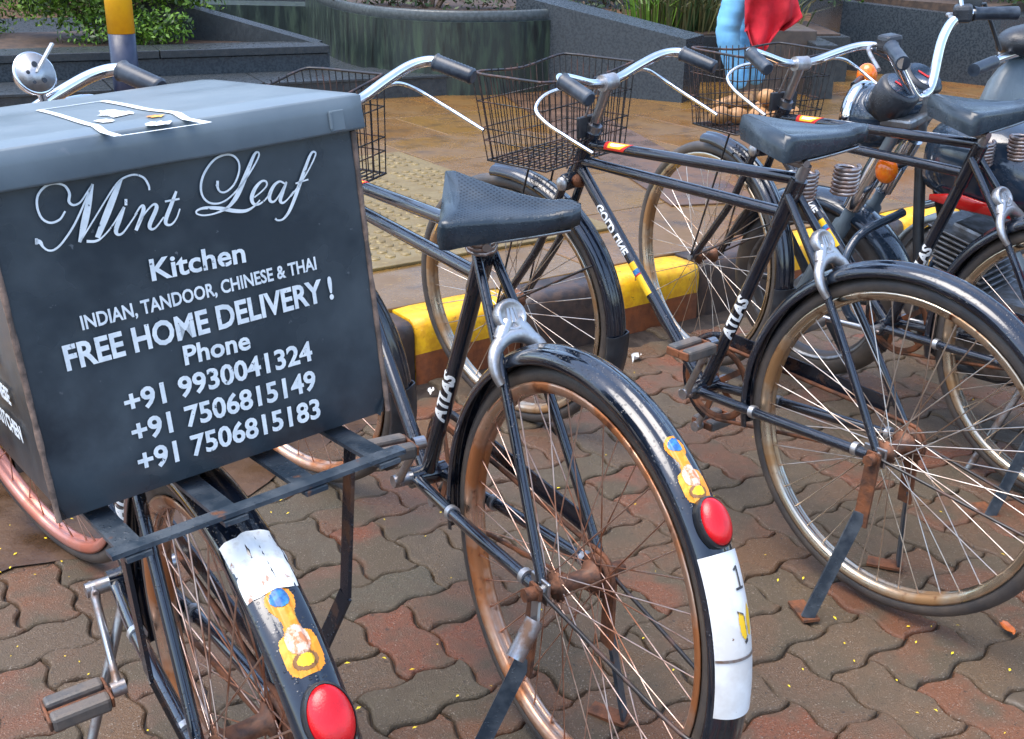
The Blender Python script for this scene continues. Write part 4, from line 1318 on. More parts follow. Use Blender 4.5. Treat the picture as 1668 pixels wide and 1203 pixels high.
boxo = empty('delivery_box', 'large slate grey steel delivery box with white lettering on the back carrier', 'box')
boxo.matrix_world = BOXM
def body_mesh():
    m = MB(); z1 = BH*.905
    nx, nz = 14, 12
    hw = BWs/2
    # four side sheets with slight dents, folded edges and a bottom
    def sheet(f, flip):
        vs = []
        for i in range(nx+1):
            for j in range(nz+1):
                vs.append(f(i/nx, j/nz))
        m.add(vs, [(i*(nz+1)+j, i*(nz+1)+j+1, (i+1)*(nz+1)+j+1, (i+1)*(nz+1)+j) for i in range(nx) for j in range(nz)], True)
    def dent(u, v, s_):
        e = min(u, 1-u, v, 1-v)
        k = min(1, e/.12)
        return (noise.noise(Vector((u*2.3+s_, v*2.1, s_)))*.006*k+noise.noise(Vector((u*6+s_, v*5, s_*3)))*.0016*k)*(.28 if s_ in (1, 7) else 1)
    rb = .010
    def low(v):
        # folded, rounded bottom edge
        return rb*(1-min(1, v/.05))**2*1.0
    sheet(lambda u, v: (0+dent(u, v, 1)+low(v), hw-2*hw*u, v*z1), 0)
    sheet(lambda u, v: (BD+dent(u, v, 4)-low(v), hw-2*hw*u, v*z1), 1)
    sheet(lambda u, v: (u*BD, hw+dent(u, v, 7)-low(v), v*z1), 1)
    sheet(lambda u, v: (u*BD, -hw+dent(u, v, 9)+low(v), v*z1), 0)
    m.add([(rb, hw-rb, 0), (BD-rb, hw-rb, 0), (BD-rb, -hw+rb, 0), (rb, -hw+rb, 0)], [(0, 1, 2, 3)])
    m.add([(0, hw, z1), (BD, hw, z1), (BD, -hw, z1), (0, -hw, z1)], [(0, 1, 2, 3)])
    return m
bm2 = body_mesh()
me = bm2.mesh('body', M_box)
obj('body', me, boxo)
# dented lid with a turned-down rim
def lid_mesh():
    m = MB(); z0, z1 = BH*.893, BH+.002
    hw = BW/2; x0, x1 = -.006, BD+.006
    n = 16; vs = []
    for i in range(n+1):
        for j in range(n+1):
            u, v = i/n, j/n
            e = min(u, 1-u, v, 1-v); k = min(1, e/.15)
            z = z1-.004*(1-min(1, e/.03))**2+noise.noise(Vector((u*3, v*3, 2)))*.0025*k
            vs.append((x0+(x1-x0)*u, hw-2*hw*v, z))
    W_ = n+1
    m.add(vs, [(i*W_+j, i*W_+j+1, (i+1)*W_+j+1, (i+1)*W_+j) for i in range(n) for j in range(n)], True)
    per = [(i, 0) for i in range(n)]+[(n, j) for j in range(n)]+[(i, n) for i in range(n, 0, -1)]+[(0, j) for j in range(n, 0, -1)]
    top = [Vector(vs[i*W_+j]) for i, j in per]
    c = Vector(((x0+x1)/2, 0, 0))
    rows = [top]
    for k, (dz, off) in enumerate(((.006, .0035), (.020, .0035), (z1-z0-.003, .0045), (z1-z0, .003), (z1-z0-.001, -.001))):
        row = []
        for p in top:
            d = Vector((p.x-c.x, p.y, 0)); dd_ = Vector((math.copysign(1, d.x) if abs(d.x) > (x1-x0)/2-.003 else 0, math.copysign(1, d.y) if abs(d.y) > hw-.003 else 0, 0))
            w_ = noise.noise(Vector((p.x*9, p.y*9, 5)))*.0025
            row.append(Vector((p.x, p.y, z1-dz+w_*(k > 1)))+dd_*(off+w_*.5))
        rows.append(row)
    L = len(top); vv = [p for r_ in rows for p in r_]
    m.add(vv, [(k*L+i, k*L+(i+1) % L, (k+1)*L+(i+1) % L, (k+1)*L+i) for k in range(len(rows)-1) for i in range(L)], True)
    return m.mesh('lid', M_lid)
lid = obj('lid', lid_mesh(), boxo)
# rusty folded edges
for sd in (-1, 1):
    m = MB(); pts = [Vector((-.0005+.0015*noise.noise(Vector((k*.7, sd, 0))), sd*(BWs/2), .004+k*(BH*.88)/24)) for k in range(25)]
    m.tube(pts, [.0032+.0016*noise.noise(Vector((k*1.3, sd*3, 2))) for k in range(25)], 6)
    obj('folded_edge', (m, M_edge), boxo)
# hasp on the right end of the lid rim
m = MB(); m.box((-.0105, -.172, BH*.93), (.003, .018, .022), bev=.001); m.tube([(-.0118, -.164, BH*.955), (-.0118, -.164, BH*.91)], .0022, 8)
obj('hasp', (m, M_lid), boxo)

BOXI = BOXM.inverted()
def on_box(u, v):
    o_ = BOXI @ Vector((0, 0, CAM_H)); d = BOXI.to_3x3() @ ray(u, v)
    t_ = (0-o_.x)/d.x; p = o_+d*t_
    return p
def box_text(body, pl_, pr_, cap_px, bold=.0, align='LEFT'):
    a_, b_ = on_box(*pl_), on_box(*pr_)
    d = b_-a_; W_ = d.length
    mid = ((pl_[0]+pr_[0])/2, (pl_[1]+pr_[1])/2)
    h = (on_box(mid[0]-4, mid[1]-cap_px)-on_box(*mid)).length
    me = text_mesh(body, h/.73, bold*h, 1.0)
    xs = [v.co.x for v in me.vertices]
    k = W_/(max(xs)-min(xs)); x0 = min(xs)
    th = math.atan2(d.z, -d.y)
    for v in me.vertices:
        x = (v.co.x-x0)*k; y = v.co.y
        X = x*math.cos(th)-y*math.sin(th); Y = x*math.sin(th)+y*math.cos(th)
        v.co = Vector((-.0030+v.co.z*-.3, a_.y-X, a_.z+Y))
    me.materials.append(M_letter)
    return obj('lettering', me, boxo)
box_text('Kitchen', (246, 456), (399, 425), 35, .030)
box_text('INDIAN, TANDOOR, CHINESE & THAI', (133, 536), (514, 437), 22, .032)
box_text('FREE HOME DELIVERY !', (108, 602), (542, 484), 39, .040)
box_text('Phone', (300, 593), (407, 566), 31, .034)
box_text('+91 9930041324', (204, 672), (508, 584), 33, .036)
box_text('+91 7506815149', (216, 720), (514, 631), 33, .036)
box_text('+91 7506815183', (226, 768), (521, 677), 33, .036)
Zs = 2.979
def script(pts, ws):
    P_ = [on_box(u/Zs, v/Zs) for u, v in pts]
    W_ = [w*.86/Zs/1225 for w in ws]
    q = cat([Vector((p.y, p.z, w)) for p, w in zip(P_, W_)], 7)
    m = MB(); vs = []
    for i, p in enumerate(q):
        a_, b_ = q[max(i-1, 0)], q[min(i+1, len(q)-1)]
        # broad-pen look: width acts along the horizontal of the face
        t_ = Vector((b_.x-a_.x, b_.y-a_.y)); t_ = t_.normalized() if t_.length > 1e-9 else Vector((1, 0))
        n_ = Vector((-t_.y, t_.x))
        hw = max(p.z, .0008)/2
        vs += [(-.0031, p.x+n_.x*hw, p.y+n_.y*hw), (-.0031, p.x-n_.x*hw, p.y-n_.y*hw), (-.0027, p.x-n_.x*hw, p.y-n_.y*hw), (-.0027, p.x+n_.x*hw, p.y+n_.y*hw)]
    fs = []
    for i in range(len(q)-1):
        for k in range(4):
            fs.append((4*i+k, 4*i+(k+1) % 4, 4*i+4+(k+1) % 4, 4*i+4+k))
    m.add(vs, fs)
    return m
def letter(*strokes):
    M_ = MB()
    for pts, ws in strokes:
        if not isinstance(ws, (list, tuple)):
            ws = [ws]*len(pts)
        s_ = script(pts, ws); M_.add(s_.v, s_.f)
    obj('script_lettering', (M_, M_letter), boxo)
def dot(u, v, r_):
    return [(u-r_*.5, v), (u+r_*.5, v)], [2*r_, 2*r_]
letter(dot(172, 1168, 12), ([(312, 1022), (285, 1062), (240, 1078), (198, 1055), (176, 1000), (180, 945), (215, 902), (262, 888), (308, 898), (332, 935), (330, 975), (352, 992), (385, 978), (418, 930), (444, 890)], [7, 8, 9, 9, 9, 9, 9, 8, 9, 11, 11, 9, 7, 6, 6]),
       ([(168, 1168), (190, 1172), (205, 1195), (232, 1212), (265, 1205), (305, 1165), (365, 1070), (444, 890)], [22, 16, 9, 8, 8, 8, 8, 7]),
       ([(444, 890), (425, 985), (405, 1080), (382, 1172)], [10, 24, 28, 12]),
       ([(382, 1172), (440, 1080), (510, 965), (560, 890), (600, 858), (650, 845), (692, 860), (715, 895), (720, 920)], [6, 6, 6, 7, 8, 8, 9, 9, 7]),
       ([(584, 868), (552, 940), (512, 1040), (468, 1150)], [10, 24, 28, 20]),
       ([(416, 1168), (462, 1166), (500, 1140), (545, 1085), (596, 1000)], [12, 10, 6, 6, 6]))
letter(([(598, 1002), (576, 1060), (558, 1112), (566, 1134), (590, 1128), (625, 1082), (660, 1030)], [10, 18, 18, 12, 8, 6, 6]), dot(606, 978, 13))
letter(([(650, 1040), (675, 1002), (690, 998), (688, 1030), (655, 1115)], [6, 8, 14, 17, 14]), ([(662, 1090), (700, 1030), (735, 992), (752, 992), (752, 1015), (722, 1085), (728, 1108), (752, 1100), (790, 1050)], [6, 6, 8, 14, 17, 17, 12, 7, 6]))
letter(([(850, 925), (828, 985), (800, 1060), (804, 1086), (828, 1085), (852, 1055), (868, 1010)], [10, 16, 17, 12, 8, 6, 6]), ([(795, 975), (865, 962)], [8, 8]))
letter((dot(1050, 888, 12)), ([(1046, 892), (1060, 925), (1090, 928), (1128, 895), (1152, 840), (1154, 790), (1130, 756), (1088, 748), (1035, 772), (990, 830), (970, 890), (976, 945), (1005, 978), (1048, 985), (1092, 968), (1140, 925), (1185, 868), (1225, 805), (1250, 755), (1246, 736), (1228, 748), (1200, 815), (1172, 885), (1140, 955), (1098, 1005), (1040, 1032), (985, 1042), (950, 1034), (952, 1018), (990, 1006), (1060, 1008), (1130, 1020), (1185, 1020), (1225, 1000), (1256, 968)],
        [12, 9, 8, 8, 8, 8, 9, 9, 9, 10, 10, 9, 9, 8, 7, 7, 7, 7, 7, 8, 12, 18, 22, 20, 12, 7, 7, 7, 8, 12, 16, 17, 14, 8, 6]))
letter(([(1228, 955), (1262, 928), (1288, 898), (1284, 878), (1262, 878), (1232, 912), (1216, 955), (1224, 985), (1250, 988), (1282, 965), (1310, 925)], [6, 6, 7, 9, 10, 16, 18, 14, 9, 6, 6]))
letter(([(1376, 888), (1350, 878), (1322, 900), (1302, 945), (1306, 972), (1326, 974), (1352, 940), (1384, 880), (1366, 930), (1354, 968), (1366, 982), (1392, 962), (1420, 925)], [8, 9, 14, 17, 14, 8, 6, 7, 15, 16, 10, 6, 6]))
letter(([(1405, 950), (1450, 890), (1495, 815), (1524, 752), (1520, 735), (1502, 745), (1476, 810), (1450, 885), (1424, 960), (1396, 1025), (1368, 1060), (1342, 1066), (1330, 1058)], [6, 6, 6, 7, 9, 11, 15, 17, 16, 13, 9, 8, 10]), ([(1428, 888), (1490, 868)], [7, 7]))
# faint lettering on the left side of the box
for k, (body, x, z) in enumerate((('TANDOORI', .090, .150), ('CHINESE', .075, .112), ('KITCHEN', .062, .074))):
    me = text_mesh(body, .025, .0008, .9)
    mx = max(v.co.x for v in me.vertices)
    for v in me.vertices:
        v.co = Vector((x+mx-v.co.x, BWs/2+.003+v.co.z*.3, z+v.co.y))
    me.materials.append(M_letter); obj('side_lettering', me, boxo)
# white-bordered print on the lid
def on_lid(u, v):
    o_ = BOXI @ Vector((0, 0, CAM_H)); d = BOXI.to_3x3() @ ray(u, v)
    return o_+d*((BH+.0075-o_.z)/d.z)
def lidz(x, y):
    x0, x1, hw, n = -.006, BD+.006, BW/2, 16
    def node(i, j):
        u, v = i/n, j/n; e = min(u, 1-u, v, 1-v); k = min(1, e/.15)
        return BH+.002-.004*(1-min(1, e/.03))**2+noise.noise(Vector((u*3, v*3, 2)))*.0025*k
    a, b = max(0, min(n-.001, (x-x0)/(x1-x0)*n)), max(0, min(n-.001, (hw-y)/(2*hw)*n))
    i, j = int(a), int(b); a -= i; b -= j
    return (node(i, j)*(1-a)+node(i+1, j)*a)*(1-b)+(node(i, j+1)*(1-a)+node(i+1, j+1)*a)*b
c4 = [on_lid(62, 172), on_lid(190, 206), on_lid(336, 185), on_lid(166, 157)]
def lid_patch(pts, st_=.003):
    m = MB(); x0, x1 = min(p[0] for p in pts), max(p[0] for p in pts); y0, y1 = min(p[1] for p in pts), max(p[1] for p in pts)
    idx_ = {}; vs = []; fs = []
    def vid(i, k):
        if (i, k) not in idx_:
            x, y = x0+i*st_, y0+k*st_; idx_[(i, k)] = len(vs); vs.append((x, y, lidz(x, y)+.0011))
        return idx_[(i, k)]
    for i in range(int((x1-x0)/st_)+1):
        for k in range(int((y1-y0)/st_)+1):
            if inside(pts, x0+(i+.5)*st_, y0+(k+.5)*st_):
                fs.append((vid(i, k), vid(i, k+1), vid(i+1, k+1), vid(i+1, k)))
    m.add(vs, fs, True); return m
def lid_ribbon(p, q2, n_):
    m = MB(); vs = []
    for k in range(41):
        for sg in (1, -1):
            c_ = p.lerp(q2, k/40)+n_*sg; vs.append((c_.x, c_.y, lidz(c_.x, c_.y)+.0012))
    m.add(vs, [(2*k, 2*k+1, 2*k+3, 2*k+2) for k in range(40)], True); return m
for a_, b_, w in ((0, 1, .008), (1, 2, .004), (2, 3, .009), (3, 0, .003)):
    p, q2 = Vector(c4[a_][:2]), Vector(c4[b_][:2]); d_ = (q2-p).normalized(); n_ = Vector((-d_.y, d_.x))*w/2
    obj('lid_print', (lid_ribbon(p, q2, n_), M_letter), boxo)
ax_u = (c4[2]-c4[1]); ax_v = (c4[0]-c4[1])
rr = random.Random(12)
for k, (fu, fv, ru, rv, mt) in enumerate(((.55, .55, .22, .16, M_paper), (.62, .16, .20, .05, M_letter), (.72, .27, .12, .035, M_decalo), (.22, .35, .10, .08, M_paper))):
    b_ = c4[1]+ax_u*fu+ax_v*fv
    pts = [tuple((b_+ax_u*(ru*math.cos(t_)*rr.uniform(.55, 1.1))+ax_v*(rv*math.sin(t_)*rr.uniform(.5, 1.1)))[:2]) for t_ in [2*PI*j/22 for j in range(22)]]
    obj('lid_print', (lid_patch(pts, .002), mt), boxo)

# ------------------------------------------------------------------ motorcycle behind the bicycles
MYAW = R(129)
HL = Vector((0, 0, .84))
MS = Matrix.Translation((-.19, 0, .75)) @ Matrix.Rotation(R(7), 4, Vector((-.45, 0, .89)).normalized()) @ Matrix.Translation((.19, 0, -.75))
mrot = Matrix.Rotation(MYAW, 4, 'Z') @ Matrix.Rotation(R(-5), 4, 'X')
mp = mrot @ (MS @ HL)
MH = at(1404, 188, mp.z)-mp
MH.z = 0
moto = empty('motorcycle', 'dark motorcycle with round headlamp and orange indicators parked behind the bicycles', 'motorcycle', (MH.x, MH.y, 0), (R(-5), 0, MYAW))
MM = Matrix.Translation((MH.x, MH.y, 0)) @ mrot
MI = MM.inverted()
def ml(u, v, y):
    o_ = MI @ Vector((0, 0, CAM_H)); d = MI.to_3x3() @ ray(u, v)
    return o_+d*((y-o_.y)/d.y)
FA = Vector((HL.x+.13, 0, .285)); RA = FA-Vector((1.23, 0, 0))
def moto_wheel(name, c, Rr, w):
    m = MB(); pr = []
    for k in range(14):
        a_ = 2*PI*k/14; pr.append((Rr-w+w*math.cos(a_), w*.95*math.sin(a_)))
    m.lathe(pr, n=56); t_ = MB(); t_.lathe([(Rr-2*w+.01, -w*.7), (Rr-2*w+.018, -w*.8), (Rr-2*w+.018, w*.8), (Rr-2*w+.01, w*.7), (Rr-2*w, 0)], n=56)
    wh = obj(name, (t_, M_alloy), moto, Matrix.Translation(c)); obj('tyre', (m, M_tyre), wh)
    t_ = MB(); t_.lathe([(.0001, -.07), (.03, -.07), (.055, -.04), (.06, 0), (.055, .04), (.03, .07), (.0001, .07)], n=28, closed_prof=False); obj('hub', (t_, M_alloy), wh)
    for k in range(6):
        a_ = 2*PI*k/6; t_ = MB(); t_.tube([(.04*math.cos(a_), 0, .04*math.sin(a_)), ((Rr-2*w+.005)*math.cos(a_), 0, (Rr-2*w+.005)*math.sin(a_))], [.017, .012], 8, flat=.7); obj('wheel_arm', (t_, M_blkpl), wh)
FRONT0 = len(moto.children)
moto_wheel('front_wheel', FA, .285, .038)
FD = (Vector((HL.x-.16, 0, .86))-FA).normalized()
for sd in (-1, 1):
    Y = Vector((0, sd*.085, 0))
    m = MB(); m.tube([FA+Y, FA+Y+FD*.30, FA+Y+FD*.31, FA+Y+FD*.62], [.024, .026, .0165, .0165], 14); obj('fork_leg', (m, M_greyp), moto)
    m = MB(); m.tube([FA+Y+FD*.36, FA+Y+FD*.54], .027, 14); obj('fork_shroud', (m, M_chrome), moto)
m = MB(); m.lathe([(.292, -.055), (.305, -.06), (.318, -.04), (.326, 0), (.318, .04), (.305, .06), (.292, .055), (.300, .05), (.312, .035), (.32, 0), (.312, -.035), (.300, -.05)], R(20), R(168), 30, c=tuple(FA)); obj('front_mudguard', (m, M_navyp), moto)
# headlamp: deep bowl with chrome rim and glass
m = MB(); m.lathe([(.0001, -.15), (.04, -.145), (.075, -.10), (.088, -.04), (.09, .0), (.086, .0)], n=32, closed_prof=False, axis='X', c=tuple(HL)); hl = obj('headlamp', (m, M_navyp), moto)
m = MB(); m.lathe([(.084, -.012), (.094, -.012), (.096, .006), (.09, .020), (.082, .022)], n=32, axis='X', c=tuple(HL)); obj('headlamp_rim', (m, M_chrome), hl)
m = MB(); m.lathe([(.083, .012), (.06, .030), (.03, .037), (.0001, .039)], n=32, closed_prof=False, axis='X', c=tuple(HL)); obj('headlamp_glass', (m, M_glass), hl)
# small fly screen / instrument pod
IP = Vector((HL.x-.12, 0, HL.z+.075))
m = MB()
for sd in (-1, 1):
    q = MB(); q.lathe([(.0001, .045), (.050, .045), (.058, .036), (.058, -.02), (.044, -.05), (.0001, -.055)], n=22, closed_prof=False, axis='Z')
    T_ = Matrix.Translation(IP+Vector((0, sd*.062, 0))) @ Matrix.Rotation(R(-35), 4, 'Y')
    d_ = MB(); d_.add([T_ @ Vector(v) for v in q.v], q.f, True)
    o = obj('instrument_dial', (d_, M_blkpl), moto)
    q = MB(); q.lathe([(.0001, .0465), (.046, .0465), (.046, .046)], n=22, closed_prof=False, axis='Z'); d_ = MB(); d_.add([T_ @ Vector(v) for v in q.v], q.f); obj('dial_glass', (d_, M_navyp), o)
    q = MB(); q.strip((-.03, -.006, .048), (.02, .012, .048), .008, .001); d_ = MB(); d_.add([T_ @ Vector(v) for v in q.v], q.f); obj('dial_needle', (d_, M_decalr), o)
m = MB(); m.ell(HL+Vector((-.10, 0, .055)), (.085, .10, .05), 18, 10); obj('cowl', (m, M_navyp), moto)
# indicators
for sd, (u, v) in ((-1, (1412, 123)), (1, (1444, 277))):
    c = MS.inverted() @ (ml(u, v, .16) if sd == 1 else ml(u, v, -.12))
    m = MB(); m.tube([c+Vector((0, -sd*.03, 0)), Vector((c.x-.02, sd*.05, c.z))], .009, 8); st_ = obj('indicator', (m, M_blkpl), moto)
    m = MB(); m.ell(c, (.030, .028, .036), 18, 12); obj('indicator_lens', (m, M_orange), st_)
# handlebar
HB = Vector((HL.x-.17, 0, HL.z+.07))
m = MB(); hp = [HB+Vector((0, 0, .0)), HB+Vector((.0, .05, .02)), HB+Vector((.015, .13, .13)), HB+Vector((-.005, .20, .175)), HB+Vector((-.10, .31, .165))]
l_ = cat(hp, 6); r_ = [Vector((p.x, -p.y, p.z)) for p in l_]
m.tube(r_[::-1]+l_[1:], .0135, 12); hb = obj('handlebar', (m, M_chrome), moto)
for sd in (-1, 1):
    m = MB(); a_ = HB+Vector((-.02, sd*.218, .176)); b_ = HB+Vector((-.10, sd*.31, .165)); m.tube([a_, a_.lerp(b_, .1), b_], [.02, .017, .018], 14); obj('grip', (m, M_grip), hb)
    m = MB(); m.box(HB+Vector((-.002, sd*.195, .18)), (.05, .05, .045), Matrix.Rotation(sd*R(-25), 3, 'Z'), bev=.01); obj('switch_block', (m, M_blkpl), hb)
    m = MB(); m.tube(cat([HB+Vector((.025, sd*.18, .175)), HB+Vector((.04, sd*.22, .17)), HB+Vector((-.05, sd*.33, .15))], 5), .0055, 8); obj('lever', (m, M_cast), hb)
    if sd == 1:
        continue
    b0_ = HB+Vector((-.0, sd*.19, .20)); b1_ = b0_+Vector((.05, sd*.07, .17))
    m = MB(); m.tube(cat([b0_, b0_.lerp(b1_, .5)+Vector((.015, 0, 0)), b1_], 5), .006, 8); ms = obj('mirror_stem', (m, M_chrome), hb)
    m = MB(); T_ = Matrix.Rotation(R(12)*sd, 3, 'Z'); m.ell(b1_+Vector((0, sd*.03, .03)), (.014, .062, .042), 18, 10, T_); obj('mirror', (m, M_blkpl), ms)
m = MB(); m.tube([HB-Vector((0, 0, .11)), HB+Vector((0, 0, .005))], .02, 12); m.box(HB-Vector((-.02, 0, .05)), (.09, .2, .028), bev=.008); obj('yoke', (m, M_alloy), moto)
for o_ in list(moto.children):
    o_.matrix_basis = MS @ o_.matrix_basis
moto_wheel('rear_wheel', RA, .285, .042)
# tank, seat, panels, tail
def loft(secs, n=20):
    """secs: (x, z_mid, half width, half height)"""
    m = MB(); vs = []; fs = []
    for x, z, w, h in secs:
        for k in range(n):
            a_ = 2*PI*k/n; cx_, sx_ = math.cos(a_), math.sin(a_)
            vs.append((x, w*math.copysign(abs(cx_)**.75, cx_), z+h*math.copysign(abs(sx_)**.8, sx_)))
    for i in range(len(secs)-1):
        for k in range(n):
            fs.append((i*n+k, i*n+(k+1) % n, (i+1)*n+(k+1) % n, (i+1)*n+k))
    fs.append(tuple(range(n))); fs.append(tuple(range(len(secs)*n-1, (len(secs)-1)*n-1, -1)))
    m.add(vs, fs, True); return m
X = HL.x
tank = obj('tank', (loft([(X-.22, .77, .05, .05), (X-.25, .77, .10, .09), (X-.33, .775, .135, .115), (X-.45, .77, .14, .115), (X-.56, .75, .11, .085), (X-.63, .735, .07, .05)]), M_navyp), moto)
m = MB(); m.lathe([(.0001, .02), (.03, .02), (.036, .012), (.036, 0)], n=24, closed_prof=False, axis='Z', c=(X-.36, 0, .885)); obj('filler_cap', (m, M_chrome), tank)
for sd in (-1, 1):
    m = loft([(X-.30, .69, .003, .008), (X-.38, .695, .008, .02), (X-.48, .69, .008, .014), (X-.56, .685, .003, .005)]); m.v = [(a_, b_+sd*.132, c_) for a_, b_, c_ in m.v]; obj('tank_panel', (m, M_redpl), tank)
    m = loft([(X-.58, .60, .006, .02), (X-.66, .605, .016, .04), (X-.80, .615, .016, .03), (X-.90, .62, .005, .01)]); m.v = [(a_, b_+sd*.12, c_) for a_, b_, c_ in m.v]; obj('side_panel', (m, M_redpl), moto)
obj('seat', (loft([(X-.58, .775, .09, .02), (X-.66, .785, .125, .038), (X-.90, .80, .135, .045), (X-1.15, .83, .12, .045), (X-1.24, .84, .06, .02)]), M_vinyl), moto)
obj('tail', (loft([(X-.85, .70, .10, .05), (X-1.10, .73, .11, .06), (X-1.35, .77, .06, .035)]), M_redpl), moto)
# frame and engine
m = MB()
for sd in (-1, 1):
    m2_ = MB(); m2_.tube(cat([(X-.20, sd*.03, .74), (X-.25, sd*.07, .50), (X-.33, sd*.10, .27), (X-.60, sd*.10, .25), (X-.80, sd*.10, .42)], 5), .015, 10); obj('frame_tube', (m2_, M_blkpl), moto)
    m2_ = MB(); m2_.tube([(X-.78, sd*.105, .62), (RA.x, sd*.105, .30)], .024, 10)
    obj('shock_absorber', (m2_, M_chrome), moto)
    m2_ = MB(); m2_.tube([(X-.72, sd*.09, .30), (RA.x, sd*.085, .285)], .018, 10); obj('swing_arm', (m2_, M_blkpl), moto)
    # crash guard loop in front of the engine
    m2_ = MB(); m2_.tube(cat([(X-.17, sd*.04, .60), (X-.14, sd*.20, .56), (X-.15, sd*.27, .46), (X-.19, sd*.25, .34), (X-.26, sd*.10, .28)], 6), .012, 10); obj('crash_guard', (m2_, M_navyp), moto)
eng = MB(); eng.box((X-.48, 0, .34), (.30, .22, .20), bev=.03); engine = obj('engine', (eng, M_alloy), moto)
for k in range(9):
    m = MB(); m.box((X-.38+k*.004, 0, .455+k*.016), (.15, .17, .007), Matrix.Rotation(R(-12), 3, 'Y'), bev=.002); obj('cooling_fin', (m, M_alloy), engine)
m = MB(); m.box((X-.36, 0, .52), (.10, .11, .17), Matrix.Rotation(R(-12), 3, 'Y'), bev=.01); obj('cylinder', (m, M_alloy), engine)
m = MB(); m.lathe([(.0001, .03), (.075, .03), (.09, .015), (.095, 0)], n=26, closed_prof=False, c=(X-.53, .108, .33)); obj('engine_cover', (m, M_alloy), engine)
m = MB(); m.tube(cat([(X-.30, -.05, .50), (X-.22, -.08, .42), (X-.28, -.13, .26), (X-.60, -.15, .22), (RA.x-.1, -.16, .27)], 6), [.02]*20+[.036]*5 if False else .026, 12); obj('exhaust', (m, M_chrome), moto)
m = MB(); m.tube([(X-.62, .12, .26), (X-.55, .22, .012)], .010, 8); obj('side_stand', (m, M_steel), moto)

# ------------------------------------------------------------------ grey scooter at the right edge
SC = at(1668, 172, .82)
scoo = empty('scooter', 'pale grey scooter body cut by the right edge behind the saddles', 'scooter', (SC.x, SC.y, 0), (R(-4), 0, R(127)))
def sloft(secs, **k):
    return loft(secs, 24)
obj('front_apron', (loft([(.03, .66, .05, .10), (.02, .67, .19, .29), (-.03, .67, .22, .33), (-.06, .66, .215, .32), (-.075, .65, .10, .18)]), M_greyp), scoo)
obj('handlebar_cowl', (loft([(.04, 1.02, .03, .02), (.01, 1.025, .13, .04), (-.06, 1.03, .16, .045), (-.12, 1.02, .05, .02)]), M_blkpl), scoo)
m = MB(); m.tube(cat([(-.08, -.36, .99), (-.05, -.15, 1.0), (-.05, .15, 1.0), (-.08, .36, .99)], 5), .013, 10); sb2 = obj('handlebar', (m, M_chrome), scoo)
for sd in (-1, 1):
    m = MB(); m.tube([(-.065, sd*.25, .995), (-.082, sd*.37, .99)], .018, 12); obj('grip', (m, M_grip), sb2)
    m = MB(); m.tube([(-.05, sd*.2, 1.02), (-.02, sd*.26, 1.15), (-.02, sd*.30, 1.15)], .006, 8); q_ = obj('mirror_arm', (m, M_blkpl), sb2)
    m = MB(); m.ell((-.02, sd*.33, 1.16), (.014, .055, .04), 16, 8); obj('mirror', (m, M_blkpl), q_)
m = MB(); m.ell((.035, 0, .985), (.02, .06, .035), 18, 10); obj('headlamp', (m, M_glass), scoo)
m = MB(); m.box((-.32, 0, .30), (.44, .28, .05), bev=.015); obj('floorboard', (m, M_blkpl), scoo)
obj('rear_body', (loft([(-.50, .50, .12, .12), (-.60, .56, .16, .18), (-.85, .60, .19, .16), (-1.10, .66, .12, .08), (-1.2, .68, .04, .03)]), M_greyp), scoo)
obj('seat', (loft([(-.50, .74, .10, .02), (-.58, .76, .14, .045), (-.85, .78, .15, .05), (-1.1, .81, .12, .045), (-1.16, .81, .05, .02)]), M_vinyl), scoo)
for nm, x in (('front_wheel', .12), ('rear_wheel', -1.0)):
    m = MB(); m.lathe([(.17+.045*math.cos(2*PI*k/12), .045*math.sin(2*PI*k/12)) for k in range(12)], n=40); w_ = obj(nm, (m, M_tyre), scoo, Matrix.Translation((x, 0, .215)))
    m = MB(); m.lathe([(.0001, -.04), (.06, -.04), (.13, -.03), (.14, 0), (.13, .03), (.06, .04), (.0001, .04)], n=30, closed_prof=False); obj('rim', (m, M_alloy), w_)
m = MB(); m.lathe([(.225, -.05), (.24, -.05), (.25, 0), (.24, .05), (.225, .05), (.235, 0)], R(10), R(170), 20, c=(.12, 0, .215)); obj('front_mudguard', (m, M_greyp), scoo)
m = MB(); m.tube([(.12, .06, .215), (.0, .03, .55)], .02, 10); obj('fork', (m, M_blkpl), scoo)
m = MB(); m.tube([(-.5, .1, .28), (-.45, .2, .012)], .01, 8); obj('side_stand', (m, M_steel), scoo)

# ------------------------------------------------------------------ walking person and the red bag
def skin_mesh(name, joints, edges, mats, assign, sub=3):
    me = bpy.data.meshes.new(name)
    me.from_pydata([j[0] for j in joints], edges, [])
    o = bpy.data.objects.new(name, me); COL.objects.link(o)
    o.modifiers.new('s', 'SKIN')
    sk = me.skin_vertices[0].data
    for i, j in enumerate(joints):
        sk[i].radius = (j[1], j[2] if len(j) > 2 else j[1])
    sk[0].use_root = True
    sm2 = o.modifiers.new('d', 'SUBSURF'); sm2.levels = sub; sm2.render_levels = sub
    dg = bpy.context.evaluated_depsgraph_get(); dg.update()
    out = bpy.data.meshes.new_from_object(o.evaluated_get(dg))
    bpy.data.objects.remove(o)
    out.materials.clear()
    for m_ in mats:
        out.materials.append(m_)
    for p in out.polygons:
        p.use_smooth = True
        p.material_index = assign(p.center)
    return out
PF = at(1212, 172, KZ)
yP = PF.y
person = empty('person', 'walking person in light blue jeans carrying a red bag, seen from the waist down', 'person', (PF.x, PF.y, KZ))
k1 = aty(1178, 46, yP-.08)-PF; k2 = aty(1215, 55, yP+.12)-PF
f1 = aty(1206, 158, yP-.08)-PF; f2 = aty(1232, 158, yP+.14)-PF
hx = (aty(1216, 0, yP)-PF).x
